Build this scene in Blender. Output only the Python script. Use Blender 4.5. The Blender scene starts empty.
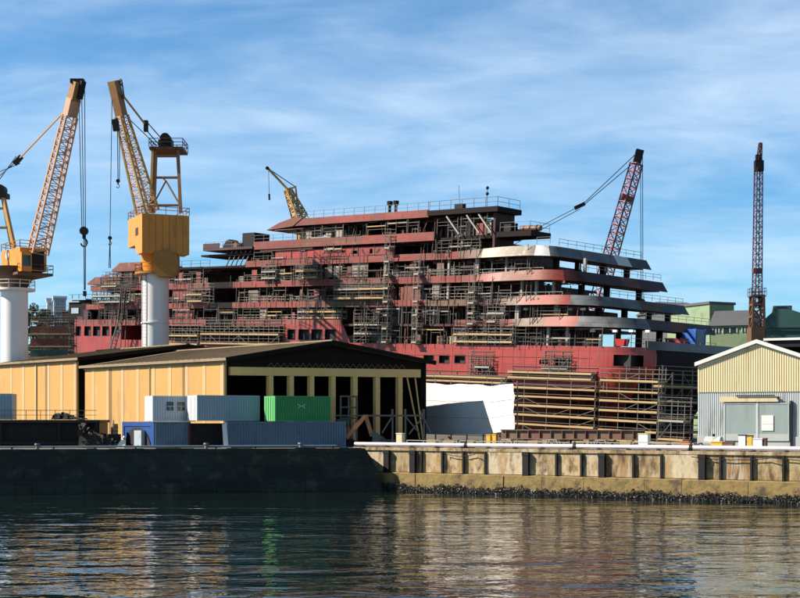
import bpy, bmesh, math, random
from mathutils import Vector, Matrix
R = math.radians
rnd = random.Random(11)
C = bpy.context.scene.collection
GZ = 4.4                      # yard level above the water
EYE = 7.3

# ------------------------------------------------------------------ helpers
def P(px, py, Y):
    return Vector(((px-400)/1400*Y, Y, EYE+(420-py)/1400*Y))
def V(*a): return Vector(a)

class MB:
    def __init__(s): s.v = []; s.f = []; s.sm = False
    def add(s, vs, fs):
        o = len(s.v); s.v += [tuple(p) for p in vs]; s.f += [tuple(i+o for i in f) for f in fs]; return s
    def hexa(s, p):            # 8 corners: bottom 4 ccw, top 4 ccw
        return s.add(p, [(3,2,1,0),(4,5,6,7),(0,1,5,4),(1,2,6,5),(2,3,7,6),(3,0,4,7)])
    def box(s, x0,x1,y0,y1,z0,z1):
        return s.hexa([(x0,y0,z0),(x1,y0,z0),(x1,y1,z0),(x0,y1,z0),(x0,y0,z1),(x1,y0,z1),(x1,y1,z1),(x0,y1,z1)])
    def obox(s, o, a, b, c):   # origin + three edge vectors
        o,a,b,c = map(Vector,(o,a,b,c))
        return s.hexa([o,o+a,o+a+b,o+b,o+c,o+a+c,o+a+b+c,o+b+c])
    def bar(s, p, q, w=.1, h=None, up=None):
        p,q = Vector(p),Vector(q); h = w if h is None else h
        d = q-p
        if d.length < 1e-6: return s
        d.normalize(); u = Vector(up) if up else Vector((0,0,1))
        if abs(d.dot(u)) > .97: u = Vector((0,1,0))
        a = d.cross(u).normalized()*w/2; b = a.cross(d).normalized()*h/2
        return s.hexa([p-a-b,p+a-b,p+a+b,p-a+b,q-a-b,q+a-b,q+a+b,q-a+b])
    def tube(s, p, q, r, r2=None, n=12):
        p,q = Vector(p),Vector(q); r2 = r if r2 is None else r2
        d = (q-p).normalized(); u = Vector((0,0,1)) if abs(d.z) < .95 else Vector((0,1,0))
        a = d.cross(u).normalized(); b = a.cross(d)
        vs = []
        for c,rr in ((p,r),(q,r2)):
            for i in range(n):
                t = 2*math.pi*i/n; vs.append(c+a*math.cos(t)*rr+b*math.sin(t)*rr)
        fs = [(i,(i+1)%n,n+(i+1)%n,n+i) for i in range(n)]+[tuple(range(n-1,-1,-1)),tuple(range(n,2*n))]
        s.sm = True
        return s.add(vs, fs)
    def prism(s, poly, ext):   # closed polygon of 3d points + extrusion vector
        n = len(poly); poly = [Vector(p) for p in poly]; e = Vector(ext)
        return s.add(poly+[p+e for p in poly], [tuple(range(n-1,-1,-1)),tuple(range(n,2*n))]+[(i,(i+1)%n,n+(i+1)%n,n+i) for i in range(n)])
    def path(s, pts, r, n=6):
        for a,b in zip(pts,pts[1:]): s.tube(a,b,r,n=n)
        return s
    def build(s, name, mat, parent=None, loc=None):
        m = bpy.data.meshes.new(name); m.from_pydata(s.v, [], s.f)
        bm = bmesh.new(); bm.from_mesh(m)
        if s.sm: bmesh.ops.remove_doubles(bm, verts=bm.verts, dist=1e-4)
        bmesh.ops.recalc_face_normals(bm, faces=bm.faces); bm.to_mesh(m); bm.free()
        if s.sm:
            for p in m.polygons: p.use_smooth = True
            m.set_sharp_from_angle(angle=R(40))
        m.materials.append(mat)
        o = bpy.data.objects.new(name, m); C.objects.link(o)
        if parent is not None: o.parent = parent
        if loc is not None: o.location = loc
        return o

def tag(o, label=None, cat=None, group=None, kind=None):
    if label: o['label'] = label
    if cat: o['category'] = cat
    if group: o['group'] = group
    if kind: o['kind'] = kind
    return o
def thing(name, label, cat, loc=(0,0,0), rz=0, group=None, M=None):
    o = bpy.data.objects.new(name, None); C.objects.link(o)
    if M is not None: o.matrix_world = M
    else: o.location = loc; o.rotation_euler = (0,0,rz)
    return tag(o, label, cat, group)
def dup(o, loc=None, rz=None, label=None, parent=None):
    c = o.copy(); C.objects.link(c)
    if parent is not None: c.parent = parent
    if loc is not None: c.location = loc
    if rz is not None: c.rotation_euler = (0,0,rz)
    if label: c['label'] = label
    for ch in list(o.children):
        dup(ch, parent=c)
    return c

# ------------------------------------------------------------------ materials
def mat(name, col, rough=.6, metal=0, var=None, scale=1.0, stretch=(1,1,1), amt=.5, spots=None, sscale=.3, sthr=.58, swid=.08, bump=0, bscale=6, spec=.5, tri=None, tthr=.6, tscale=.15, plates=None, pamt=.35):
    K = .70 if max(col) < .68 else .92
    col,var,spots,tri = [tuple(x*K for x in c_) if c_ else c_ for c_ in (col,var,spots,tri)]
    m = bpy.data.materials.new(name); m.use_nodes = True
    nt = m.node_tree; N = nt.nodes; L = nt.links
    b = N['Principled BSDF']; b.inputs['Roughness'].default_value = rough; b.inputs['Metallic'].default_value = metal
    b.inputs['Specular IOR Level'].default_value = spec
    tc = N.new('ShaderNodeTexCoord'); mp = N.new('ShaderNodeMapping'); mp.inputs['Scale'].default_value = stretch
    L.new(tc.outputs['Object'], mp.inputs['Vector'])
    def mix(fac, a, c):
        x = N.new('ShaderNodeMix'); x.data_type = 'RGBA'
        L.new(fac, x.inputs[0])
        if isinstance(a, tuple): x.inputs[6].default_value = (*a,1)
        else: L.new(a, x.inputs[6])
        x.inputs[7].default_value = (*c,1)
        return x.outputs[2]
    def noise(sc, thr, wid, det=6):
        n = N.new('ShaderNodeTexNoise'); n.inputs['Scale'].default_value = sc; n.inputs['Detail'].default_value = det
        n.inputs['Roughness'].default_value = .65
        L.new(mp.outputs[0], n.inputs['Vector'])
        r = N.new('ShaderNodeMapRange'); r.inputs[1].default_value = thr-wid; r.inputs[2].default_value = thr+wid
        L.new(n.outputs[0], r.inputs[0]); return r.outputs[0]
    c = tuple(col)
    if var:
        f = noise(scale, .5, .22)
        mm = N.new('ShaderNodeMath'); mm.operation = 'MULTIPLY'; mm.inputs[1].default_value = amt; L.new(f, mm.inputs[0])
        c = mix(mm.outputs[0], c, var)
    if spots: c = mix(noise(sscale, sthr, swid), c, spots)
    if tri: c = mix(noise(tscale, tthr, .04, 8), c, tri)
    if plates:
        sp = N.new('ShaderNodeSeparateXYZ'); L.new(tc.outputs['Object'], sp.inputs[0])
        ad = N.new('ShaderNodeMath'); ad.operation = 'ADD'; L.new(sp.outputs[0], ad.inputs[0]); L.new(sp.outputs[1], ad.inputs[1])
        cb_ = N.new('ShaderNodeCombineXYZ'); L.new(ad.outputs[0], cb_.inputs[0]); L.new(sp.outputs[2], cb_.inputs[1])
        br = N.new('ShaderNodeTexBrick'); br.inputs['Scale'].default_value = 1; br.inputs['Brick Width'].default_value = plates[0]; br.inputs['Row Height'].default_value = plates[1]
        br.inputs['Mortar Size'].default_value = .03; br.inputs['Mortar Smooth'].default_value = .4; br.inputs['Bias'].default_value = 0
        br.inputs['Color1'].default_value = (1,1,1,1); g_ = 1-pamt; br.inputs['Color2'].default_value = (g_,g_,g_,1); g_ = .45; br.inputs['Mortar'].default_value = (g_,g_*.9,g_*.85,1)
        L.new(cb_.outputs[0], br.inputs['Vector'])
        x = N.new('ShaderNodeMix'); x.data_type = 'RGBA'; x.blend_type = 'MULTIPLY'; x.inputs[0].default_value = 1
        if isinstance(c, tuple): x.inputs[6].default_value = (*c,1)
        else: L.new(c, x.inputs[6])
        L.new(br.outputs[0], x.inputs[7]); c = x.outputs[2]
    if isinstance(c, tuple): b.inputs['Base Color'].default_value = (*c,1)
    else: L.new(c, b.inputs['Base Color'])
    if bump:
        n = N.new('ShaderNodeTexNoise'); n.inputs['Scale'].default_value = bscale; n.inputs['Detail'].default_value = 5
        L.new(mp.outputs[0], n.inputs['Vector'])
        bp = N.new('ShaderNodeBump'); bp.inputs['Strength'].default_value = bump; bp.inputs['Distance'].default_value = .1
        L.new(n.outputs[0], bp.inputs['Height']); L.new(bp.outputs[0], b.inputs['Normal'])
    return m

M = {}
# ship
M['red'] = mat('red primer', (.50,.050,.034), .42, var=(.36,.030,.028), scale=.8, stretch=(2.2,1,.28), amt=.9, spec=.7, spots=(.20,.05,.03), sscale=.5, sthr=.60, swid=.06, bump=.35, bscale=1.0, tri=(.48,.16,.13), tscale=.8, tthr=.66, plates=(5.2,1.9), pamt=.22)
M['redlow'] = mat('lower red plating', (.38,.042,.032), .6, var=(.18,.024,.018), scale=.6, amt=.9, spots=(.03,.015,.012), sscale=.5, sthr=.55, plates=(4,1.7), pamt=.3)  # darker than the hull red, shade under the staging painted in
M['redband'] = mat('red primer bulwark', (.41,.060,.042), .55, var=(.25,.032,.026), amt=.95, scale=.9, stretch=(.8,1,2), spots=(.20,.11,.075), sscale=.8, sthr=.57, swid=.06, tri=(.10,.025,.02), tscale=1.3, tthr=.64, plates=(3.1,4), pamt=.35)
M['redroof'] = mat('rust red roof plate', (.30,.062,.042), .6, var=(.15,.05,.028), amt=.9, scale=.9, spots=(.30,.18,.11), sscale=.9, sthr=.62, plates=(2.7,3), pamt=.3)
M['maroon'] = mat('dark maroon primer', (.11,.026,.028), .5, var=(.05,.018,.02), scale=.7, amt=.9, plates=(2.4,3), pamt=.35)
M['bluegrey'] = mat('blue grey primer', (.12,.135,.15), .45, var=(.055,.065,.075), scale=.8, amt=.9, spots=(.14,.07,.05), sscale=.7, sthr=.63, plates=(2.3,3), pamt=.4)
M['palegrey'] = mat('pale grey undercoat', (.32,.28,.235), .5, var=(.22,.17,.13), scale=1.0, amt=.95, spots=(.28,.08,.06), sscale=.7, sthr=.60, tri=(.5,.48,.44), tscale=1.1, tthr=.6, plates=(2.6,3), pamt=.3)
M['ochre'] = mat('bare ochre steel', (.25,.16,.09), .6, var=(.13,.07,.04), scale=1.2, amt=.95, spots=(.24,.05,.04), sscale=.9, sthr=.57, plates=(2.4,3), pamt=.35)
M['midgrey'] = mat('mid grey undercoat', (.28,.30,.32), .45, var=(.17,.18,.19), scale=.8, amt=.9, spots=(.16,.09,.07), sscale=.8, sthr=.62, plates=(2.3,3), pamt=.35)
M['whitepatch'] = mat('white undercoat patch', (.75,.75,.74), .5, var=(.5,.5,.5), scale=1.5)
M['darkship'] = mat('ship black and painted shade', (.014,.011,.012), .7, var=(.03,.018,.018), scale=.6, spec=.12)  # dark parts, and shade painted onto the stern end and midship recess
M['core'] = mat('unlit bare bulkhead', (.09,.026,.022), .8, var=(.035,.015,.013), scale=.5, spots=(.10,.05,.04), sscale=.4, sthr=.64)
M['pillar'] = mat('light steel pillar', (.42,.40,.36), .6, var=(.28,.22,.18), scale=1)
M['void'] = mat('painted dark of openings', (.012,.012,.014), .7)  # near black, paints the shade inside openings and one cast shadow
# general
M['scaf'] = mat('galvanised scaffold tube', (.20,.18,.16), .5, .2, var=(.12,.09,.07), scale=2)
M['scafdk'] = mat('weathered dark tube', (.06,.055,.055), .6, var=(.12,.09,.07), scale=1)
M['plank'] = mat('yellow scaffold boards', (.55,.38,.17), .7, var=(.32,.21,.11), scale=1.2, stretch=(.4,2,2))
M['plankgrey'] = mat('grey scaffold boards', (.40,.37,.32), .7, var=(.25,.22,.19), scale=1.2)
M['rail'] = mat('rail steel', (.20,.19,.19), .5, .3)
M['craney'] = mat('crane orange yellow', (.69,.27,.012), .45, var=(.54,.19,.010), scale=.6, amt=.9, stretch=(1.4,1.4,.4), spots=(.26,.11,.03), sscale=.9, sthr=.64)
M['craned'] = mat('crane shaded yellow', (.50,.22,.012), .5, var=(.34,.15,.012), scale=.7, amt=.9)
M['boomy'] = mat('boom yellow', (.67,.40,.10), .5, var=(.50,.27,.07), scale=1.2, amt=.9)
M['boomp'] = mat('boom faded orange', (.66,.36,.20), .5, var=(.60,.42,.32), scale=.8)
M['boomhead'] = mat('boom head rust brown', (.44,.22,.085), .6, var=(.16,.07,.035), scale=1.5)
M['boomred'] = mat('boom dark red', (.42,.16,.20), .5, var=(.30,.08,.12), scale=.4)
M['boommar'] = mat('tower maroon', (.14,.035,.045), .55, var=(.10,.05,.06), scale=.6)
M['brown'] = mat('rusty brown steel', (.17,.085,.045), .7, var=(.09,.045,.03), scale=1)
M['whitecol'] = mat('white column paint', (.74,.73,.74), .45, var=(.64,.62,.62), scale=.4, stretch=(1,1,.15), spots=(.48,.38,.30), sscale=.5, sthr=.64, swid=.05)
M['rope'] = mat('wire rope', (.06,.065,.07), .5, .4)
M['black'] = mat('black steel', (.016,.016,.018), .6, var=(.035,.028,.028), scale=1.5, spec=.2)
# buildings
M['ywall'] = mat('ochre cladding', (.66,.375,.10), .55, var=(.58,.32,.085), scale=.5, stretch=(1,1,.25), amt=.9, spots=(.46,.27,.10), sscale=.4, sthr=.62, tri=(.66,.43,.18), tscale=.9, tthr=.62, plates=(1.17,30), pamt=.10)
M['ystripe'] = mat('cream translucent sheet', (.67,.48,.25), .5, var=(.60,.41,.19), scale=.8, stretch=(1,1,.3), amt=.9)
M['ydull'] = mat('yellow column paint', (.86,.53,.19), .6, var=(.66,.40,.13), scale=.7)
M['troof'] = mat('brown fibre cement roof', (.34,.25,.15), .8, var=(.24,.17,.10), scale=.8, spots=(.16,.12,.08), sscale=.5, sthr=.62)
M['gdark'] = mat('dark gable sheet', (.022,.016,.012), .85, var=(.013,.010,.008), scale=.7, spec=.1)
M['whall'] = mat('dark hall interior', (.03,.027,.025), .9)
M['cream'] = mat('cream corrugated sheet', (.69,.58,.36), .5, var=(.60,.48,.27), scale=.9, stretch=(1.6,1,.16), amt=.9, spots=(.46,.32,.15), sscale=1.1, sthr=.64)
M['greysheet'] = mat('grey corrugated sheet', (.62,.66,.67), .45, var=(.48,.52,.54), scale=.9, stretch=(1.6,1,.2), amt=.9, spots=(.30,.25,.20), sscale=.9, sthr=.64)
M['greydoor'] = mat('grey green door', (.40,.48,.47), .5, var=(.31,.38,.37), scale=.9, stretch=(1.5,1,.3), amt=.9, spots=(.30,.28,.24), sscale=.9, sthr=.65)
M['white'] = mat('white paint', (.78,.77,.74), .5, var=(.68,.66,.62), scale=1)
M['whitewash'] = mat('whitewashed sheet', (.62,.64,.62), .55, var=(.50,.51,.49), scale=1)
M['green'] = mat('pale green render', (.30,.40,.23), .7, var=(.24,.33,.19), scale=.3, amt=.9, spots=(.18,.24,.15), sscale=.4, sthr=.6)
M['teal'] = mat('dark teal cladding', (.035,.12,.105), .6, var=(.025,.08,.075), scale=.2)
M['slate'] = mat('slate roof', (.11,.12,.13), .7, var=(.07,.075,.085), scale=.3)
M['glass'] = mat('dark window glass', (.03,.04,.05), .1)
M['farwhite'] = mat('far white render', (.68,.70,.72), .7)
M['farblue'] = mat('far pale blue render', (.32,.42,.52), .7)
# containers and bits
M['cblue'] = mat('container pale blue', (.50,.59,.67), .5, var=(.42,.51,.60), scale=.8, spots=(.36,.33,.31), sscale=.9, sthr=.68)
M['cnavy'] = mat('container grey blue', (.16,.25,.35), .55, var=(.12,.19,.27), scale=.8, spots=(.16,.09,.06), sscale=1.1, sthr=.66)
M['cbright'] = mat('container bright blue', (.02,.085,.32), .5, var=(.02,.065,.24), scale=.8)
M['cgreen'] = mat('container green', (.04,.40,.11), .5, var=(.03,.32,.085), scale=.8, spots=(.09,.20,.07), sscale=1.1, sthr=.68)
M['clgreen'] = mat('light green sheet and sunlit end', (.16,.55,.20), .5, var=(.13,.48,.17), scale=.8)  # sunlight painted into the green container's end, also a plain scaffold sheet
M['cwhite'] = mat('sunlit container end white', (.78,.78,.78), .5, var=(.68,.68,.68), scale=.8, spots=(.45,.36,.30), sscale=1, sthr=.72)  # sunlight painted into the container ends as white
M['cgrey'] = mat('cabin off white', (.62,.66,.70), .5, var=(.54,.58,.62), scale=.8, spots=(.4,.36,.33), sscale=1, sthr=.7)
M['cred'] = mat('container red', (.45,.07,.04), .5, var=(.35,.06,.04), scale=1)
M['exc'] = mat('excavator orange', (.55,.24,.09), .5, var=(.38,.15,.06), scale=1.5)
M['exd'] = mat('excavator dark teal', (.03,.07,.075), .5)
M['pipe'] = mat('lilac white pipe', (.68,.64,.72), .5, var=(.56,.52,.60), scale=.5)
M['tan'] = mat('tan timber', (.42,.30,.15), .7, var=(.3,.2,.1), scale=2)
M['yellow'] = mat('yellow paint', (.70,.42,.03), .5, var=(.5,.28,.03), scale=1.5)
M['orange'] = mat('orange plastic', (.6,.2,.06), .5)
M['tarp'] = mat('white tarpaulin', (.70,.69,.67), .65, var=(.62,.61,.59), scale=.6, spots=(.50,.47,.43), sscale=1.2, sthr=.68)
M['boxblue'] = mat('site box blue', (.03,.16,.60), .45)
M['boxred'] = mat('skip red', (.50,.03,.03), .5)
# ground
M['conc'] = mat('stained ochre concrete', (.47,.355,.19), .85, var=(.30,.19,.08), scale=.9, stretch=(1,1,.45), spots=(.11,.065,.03), sscale=.9, sthr=.54, swid=.09, bump=.6, bscale=3, tri=(.60,.48,.33), tscale=.5, tthr=.56)
M['concpale'] = mat('pale concrete', (.66,.56,.40), .85, var=(.50,.38,.22), scale=1.2, stretch=(1,1,.5), spots=(.24,.14,.065), sscale=1.1, sthr=.58, tri=(.46,.30,.14), tscale=.6, tthr=.57, bump=.4, bscale=3)
M['concwhite'] = mat('lime streaked concrete', (.62,.49,.30), .85, var=(.44,.29,.13), scale=1.2, stretch=(1,1,.6), spots=(.18,.10,.045), sscale=1.1, sthr=.55, tri=(.42,.26,.10), tscale=.7, tthr=.54, bump=.4, bscale=3)
M['concrust'] = mat('rust streaked concrete', (.42,.26,.12), .85, var=(.30,.20,.10), scale=1.4, stretch=(1.4,1,.3), spots=(.10,.05,.025), sscale=1.1, sthr=.53, tri=(.5,.42,.3), tscale=.7, tthr=.55, bump=.4, bscale=3)
M['ledge'] = mat('algae ochre ledge', (.34,.24,.085), .9, var=(.21,.14,.05), scale=1.1, amt=.9, spots=(.09,.065,.03), sscale=.9, sthr=.57, bump=.6, bscale=2.5)
M['mussel'] = mat('mussel black', (.022,.022,.024), .4, var=(.12,.11,.10), scale=6, amt=.8)
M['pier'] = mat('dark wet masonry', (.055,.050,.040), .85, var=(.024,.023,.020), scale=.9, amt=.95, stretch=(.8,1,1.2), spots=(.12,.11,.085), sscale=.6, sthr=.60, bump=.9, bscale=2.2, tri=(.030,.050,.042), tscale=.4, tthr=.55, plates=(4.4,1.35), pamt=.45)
M['yard'] = mat('yard concrete', (.16,.15,.135), .9, var=(.10,.095,.085), scale=.2)
M['hill'] = mat('wooded hill', (.04,.065,.045), .95, var=(.02,.035,.03), scale=.06)
M['leaf'] = mat('leaf', (.035,.065,.022), .7, var=(.06,.09,.03), scale=.8)
M['bark'] = mat('bark', (.08,.06,.04), .9)
M['scrap'] = mat('dark scrap', (.03,.028,.026), .8, var=(.06,.045,.035), scale=2)

# water
def water_mat():
    m = bpy.data.materials.new('harbour water'); m.use_nodes = True
    nt = m.node_tree; N = nt.nodes; L = nt.links; b = N['Principled BSDF']
    b.inputs['Base Color'].default_value = (.004,.010,.008,1); b.inputs['Roughness'].default_value = .03; b.inputs['IOR'].default_value = 1.55
    tc = N.new('ShaderNodeTexCoord')
    def layer(sx, sy, sc, det, dist):
        mp = N.new('ShaderNodeMapping'); mp.inputs['Scale'].default_value = (sx,sy,1); mp.inputs['Rotation'].default_value = (0,0,dist)
        L.new(tc.outputs['Object'], mp.inputs['Vector'])
        n = N.new('ShaderNodeTexNoise'); n.inputs['Scale'].default_value = sc; n.inputs['Detail'].default_value = det; n.inputs['Roughness'].default_value = .5
        n.inputs['Distortion'].default_value = .4
        L.new(mp.outputs[0], n.inputs['Vector']); return n.outputs[0]
    a = layer(.62,1,.50,3,.10); c = layer(.8,1,1.6,2,-.16); d = layer(.45,1,.13,2,.2)
    def comb(x, k, y):
        mm = N.new('ShaderNodeMath'); mm.operation = 'MULTIPLY_ADD'; mm.inputs[1].default_value = k
        L.new(x, mm.inputs[0])
        if y is None: mm.inputs[2].default_value = 0
        else: L.new(y, mm.inputs[2])
        return mm.outputs[0]
    h = comb(d, WAVE[0], comb(c, WAVE[1], comb(a, WAVE[2], None)))
    bp = N.new('ShaderNodeBump'); bp.inputs['Strength'].default_value = 1; bp.inputs['Distance'].default_value = 1
    L.new(h, bp.inputs['Height']); L.new(bp.outputs[0], b.inputs['Normal'])
    return m
WAVE = (.34, .020, .15)

# ------------------------------------------------------------------ camera, light, sky
S = bpy.context.scene
cam = bpy.data.objects.new('camera', bpy.data.cameras.new('camera')); C.objects.link(cam)
cam.location = (0,0,EYE); cam.rotation_euler = (R(90),0,0)
cam.data.lens = 36*1400/800; cam.data.sensor_width = 36; cam.data.shift_y = 121/800; cam.data.clip_end = 12000; cam.data.clip_start = .5
S.camera = cam
SUN_EL, SUN_AZ = 40, (-1,-.05)
az = Vector((SUN_AZ[0],SUN_AZ[1],0)).normalized()
sd = az*math.cos(R(SUN_EL))+Vector((0,0,math.sin(R(SUN_EL))))
sl = bpy.data.lights.new('sun','SUN'); sl.energy = 5.0; sl.angle = R(.5); sl.color = (1,.91,.77)
so = bpy.data.objects.new('sun', sl); C.objects.link(so); so.rotation_euler = sd.to_track_quat('Z','Y').to_euler(); so.location = (-200,-30,200)

w = bpy.data.worlds.new('World'); S.world = w; w.use_nodes = True
nt = w.node_tree; N = nt.nodes; L = nt.links
bg = N['Background']; bg.inputs['Strength'].default_value = .060
sky = N.new('ShaderNodeTexSky'); sky.sky_type = 'NISHITA'; sky.sun_disc = False; sky.sun_elevation = R(SUN_EL)
sky.sun_rotation = math.atan2(az.x, az.y) % (2*math.pi); sky.air_density = 1.0; sky.dust_density = .3; sky.ozone_density = 2.5; sky.altitude = 300
tc = N.new('ShaderNodeTexCoord'); sx = N.new('ShaderNodeSeparateXYZ'); L.new(tc.outputs['Generated'], sx.inputs[0])
def M2(op, a, b=None):
    n = N.new('ShaderNodeMath'); n.operation = op
    for i,x in enumerate((a,b)):
        if x is None: continue
        if isinstance(x,(int,float)): n.inputs[i].default_value = x
        else: L.new(x, n.inputs[i])
    return n.outputs[0]
zz = M2('ADD', M2('MAXIMUM', sx.outputs[2], 0), .16)
cx = N.new('ShaderNodeCombineXYZ'); L.new(M2('DIVIDE', sx.outputs[0], zz), cx.inputs[0]); L.new(M2('DIVIDE', sx.outputs[1], zz), cx.inputs[1])
def cloud(scale, loc, rot, sc3, thr, wid, dist=.6, det=7):
    mp = N.new('ShaderNodeMapping'); mp.inputs['Scale'].default_value = sc3; mp.inputs['Location'].default_value = loc; mp.inputs['Rotation'].default_value = (0,0,rot)
    L.new(cx.outputs[0], mp.inputs[0])
    n = N.new('ShaderNodeTexNoise'); n.inputs['Scale'].default_value = scale; n.inputs['Detail'].default_value = det; n.inputs['Roughness'].default_value = .58; n.inputs['Distortion'].default_value = dist
    L.new(mp.outputs[0], n.inputs['Vector'])
    r = N.new('ShaderNodeMapRange'); r.interpolation_type = 'SMOOTHSTEP'; r.inputs[1].default_value = thr-wid; r.inputs[2].default_value = thr+wid
    L.new(n.outputs[0], r.inputs[0]); return r.outputs[0]
c1 = cloud(1.3, (3.1,.7,0), R(20), (.8,1.15,1), .54, .22, .4, 6)
c2 = cloud(3.2, (1.3,5.7,0), R(28), (.75,1.2,1), .56, .20, .5, 6)
low = N.new('ShaderNodeMapRange'); low.interpolation_type = 'SMOOTHSTEP'; low.inputs[1].default_value = .6; low.inputs[2].default_value = .34; L.new(sx.outputs[2], low.inputs[0])
fac = M2('MULTIPLY', M2('MINIMUM', M2('ADD', M2('MULTIPLY', c1, .46), M2('MULTIPLY', c2, .26)), .68), low.outputs[0])
mx = N.new('ShaderNodeMix'); mx.data_type = 'RGBA'; L.new(fac, mx.inputs[0])
tint = N.new('ShaderNodeMix'); tint.data_type = 'RGBA'; tint.blend_type = 'MULTIPLY'; tint.inputs[0].default_value = 1; tint.inputs[7].default_value = (.52,.95,1.18,1)
L.new(sky.outputs[0], tint.inputs[6]); L.new(tint.outputs[2], mx.inputs[6]); mx.inputs[7].default_value = (6.6,7.9,9.2,1)
zen = N.new('ShaderNodeMapRange'); zen.interpolation_type = 'SMOOTHSTEP'; zen.inputs[1].default_value = .28; zen.inputs[2].default_value = .62; zen.inputs[3].default_value = 1; zen.inputs[4].default_value = .22; L.new(sx.outputs[2], zen.inputs[0])
deep = N.new('ShaderNodeVectorMath'); deep.operation = 'SCALE'; L.new(mx.outputs[2], deep.inputs[0]); L.new(zen.outputs[0], deep.inputs[3])
L.new(deep.outputs[0], bg.inputs[0])
S.view_settings.view_transform = 'Standard'; S.view_settings.look = 'None'; S.view_settings.exposure = 1.1; S.view_settings.gamma = 1
S.cycles.max_bounces = 6; S.cycles.diffuse_bounces = 2; S.cycles.glossy_bounces = 3
S.cycles.use_denoising = True

# ------------------------------------------------------------------ setting
A0 = Vector((-1.56,146,0)); QD = Vector((.847,-.531,0)).normalized(); QN = Vector((-QD.y*-1, 0, 0))
QN = Vector((QD.y, -QD.x, 0))            # towards the water
PD = Vector((.98,.20,0)).normalized(); PN = Vector((PD.y,-PD.x,0))
PC = Vector((-3.6,144,0))              # pier corner (top)
PI0 = Vector((-4.4,147.8,0))
g = MB()
gp = [PC-PD*260, PC, PI0, A0+QD*260, V(1500,10,0), V(6000,4000,0), V(6000,9000,0), V(-6000,9000,0), V(-6000,100,0)]
g.add([(p.x,p.y,GZ) for p in gp], [tuple(range(len(gp)))])
tag(g.build('ground', M['yard']), kind='structure')
wm = MB(); wm.add([(-6000,-600,0),(6000,-600,0),(6000,9000,0),(-6000,9000,0)], [(0,1,2,3)])
tag(wm.build('water', water_mat()), kind='structure')
hm = MB(); n = 60; vs = []
for i in range(n+1):
    x = -1500+i*50
    h = 50+26*math.sin(i*.31)+14*math.sin(i*.83+1)+8*math.sin(i*1.9)
    vs += [(x,1300,GZ-1),(x,1450+20*math.sin(i),h*.75),(x,1650,h),(x,2100,GZ-1)]
hm.add(vs, [(4*i+k,4*i+4+k,4*i+5+k,4*i+1+k) for i in range(n) for k in range(3)])
tag(hm.build('hills', M['hill']), kind='structure')

# left pier block with a curved batter at its right end
pr = [(0,GZ-.02)]
prof = [(0,GZ-.03),(.55,3.6),(1.15,2.4),(1.6,1.2),(1.9,0),(2.0,-3)]
t = thing('pier_wall', 'dark shaded stone pier wall on the left ending in a sloping curved edge', 'wall', (PC.x,PC.y,0), math.atan2(PD.y,PD.x))
pm = MB(); poly = [(-260,0,-3)]+[(x,0,z) for x,z in reversed(prof)]+[(-260,0,GZ-.03)]
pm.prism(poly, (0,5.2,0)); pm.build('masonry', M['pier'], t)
cm = MB(); cm.box(-260,-55.1,-.06,.7,GZ-.3,GZ+.04)
x = -55
while x < -.4:
    L_ = rnd.uniform(.9,2.6); cm.box(x,min(x+L_-.04,-.05),rnd.uniform(-.10,-.02),.75,GZ-.36-rnd.uniform(0,.1),GZ+rnd.uniform(.0,.12)); x += L_
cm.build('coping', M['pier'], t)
lw = MB(); x = -60
while x < 1.4:
    L_ = rnd.uniform(1.5,4); lw.box(x,min(x+L_-.03,1.6),-.22-rnd.uniform(0,.1),.02,-1,.75+rnd.uniform(0,.35)); x += L_
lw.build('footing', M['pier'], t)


# right quay wall with concrete panels between posts
QANG = math.atan2(QD.y,QD.x)
def qs(px, off=0):            # distance along the quay line where a sight line meets it
    k = (px-400)/1400
    return (k*A0.y-A0.x)/(QD.x-k*QD.y)
t = thing('quay_wall', 'sunlit stained concrete quay wall with panels, ledge and pipe above the water', 'wall', (A0.x,A0.y,0), QANG)
# in local frame: +x along quay, -y toward water
b = MB(); b.box(-8,260,.25,3,-3,GZ-.03); b.build('backing', M['black'], t)
posts_px = [385,411,422,443,464,486,524,557,582,600,634,662,700,721,752,784]
wide = {385,411,524,600,700}
xs = [-6]+[qs(p) for p in posts_px]
while xs[-1] < 90: xs.append(xs[-1]+rnd.uniform(2,4))
tones = ['concpale','conc','concrust','concwhite','concwhite','concwhite','concpale','conc','concwhite','conc','concrust','conc','concpale','conc','concrust','conc','conc']
for i in range(len(xs)-1):
    p = MB(); d = rnd.uniform(0,.05)-(.12 if i in (6,12) else 0)
    p.box(xs[i]+.06, xs[i+1]-.06, d, .22, 1.95, GZ-.25)
    p.build('panel', M[tones[i] if i < len(tones) else rnd.choice(['conc','concrust','concwhite'])], t)
cp = MB(); cp.box(-8,260,-.12,.6,GZ-.246,GZ+.06); cp.build('coping', M['conc'], t)
lg = MB(); x = -6
while x < 100:
    L_ = rnd.uniform(3.5,7); o = rnd.uniform(-.05,.05)
    lg.hexa([(x,-1.0+o,-3),(x+L_-.05,-1.0+o,-3),(x+L_-.05,.24,-3),(x,.24,-3),(x,-.75+o,1.8),(x+L_-.05,-.75+o,1.8),(x+L_-.05,.24,1.93),(x,.24,1.93)]); x += L_
lg.build('ledge', M['ledge'], t)
for x0,x1,zs in ((7.2,11.0,.30),(33.5,41.0,.22),(41.05,52,.30)):
    cb = MB(); cb.path([(x0+(x1-x0)*k/14,-.2-(.22 if k in (0,14) else 0),3.95-zs*4*(k/14)*(1-k/14)-.02*math.sin(k*2.1)) for k in range(15)],.04,5); cb.build('hose', M['black'], t)
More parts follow.
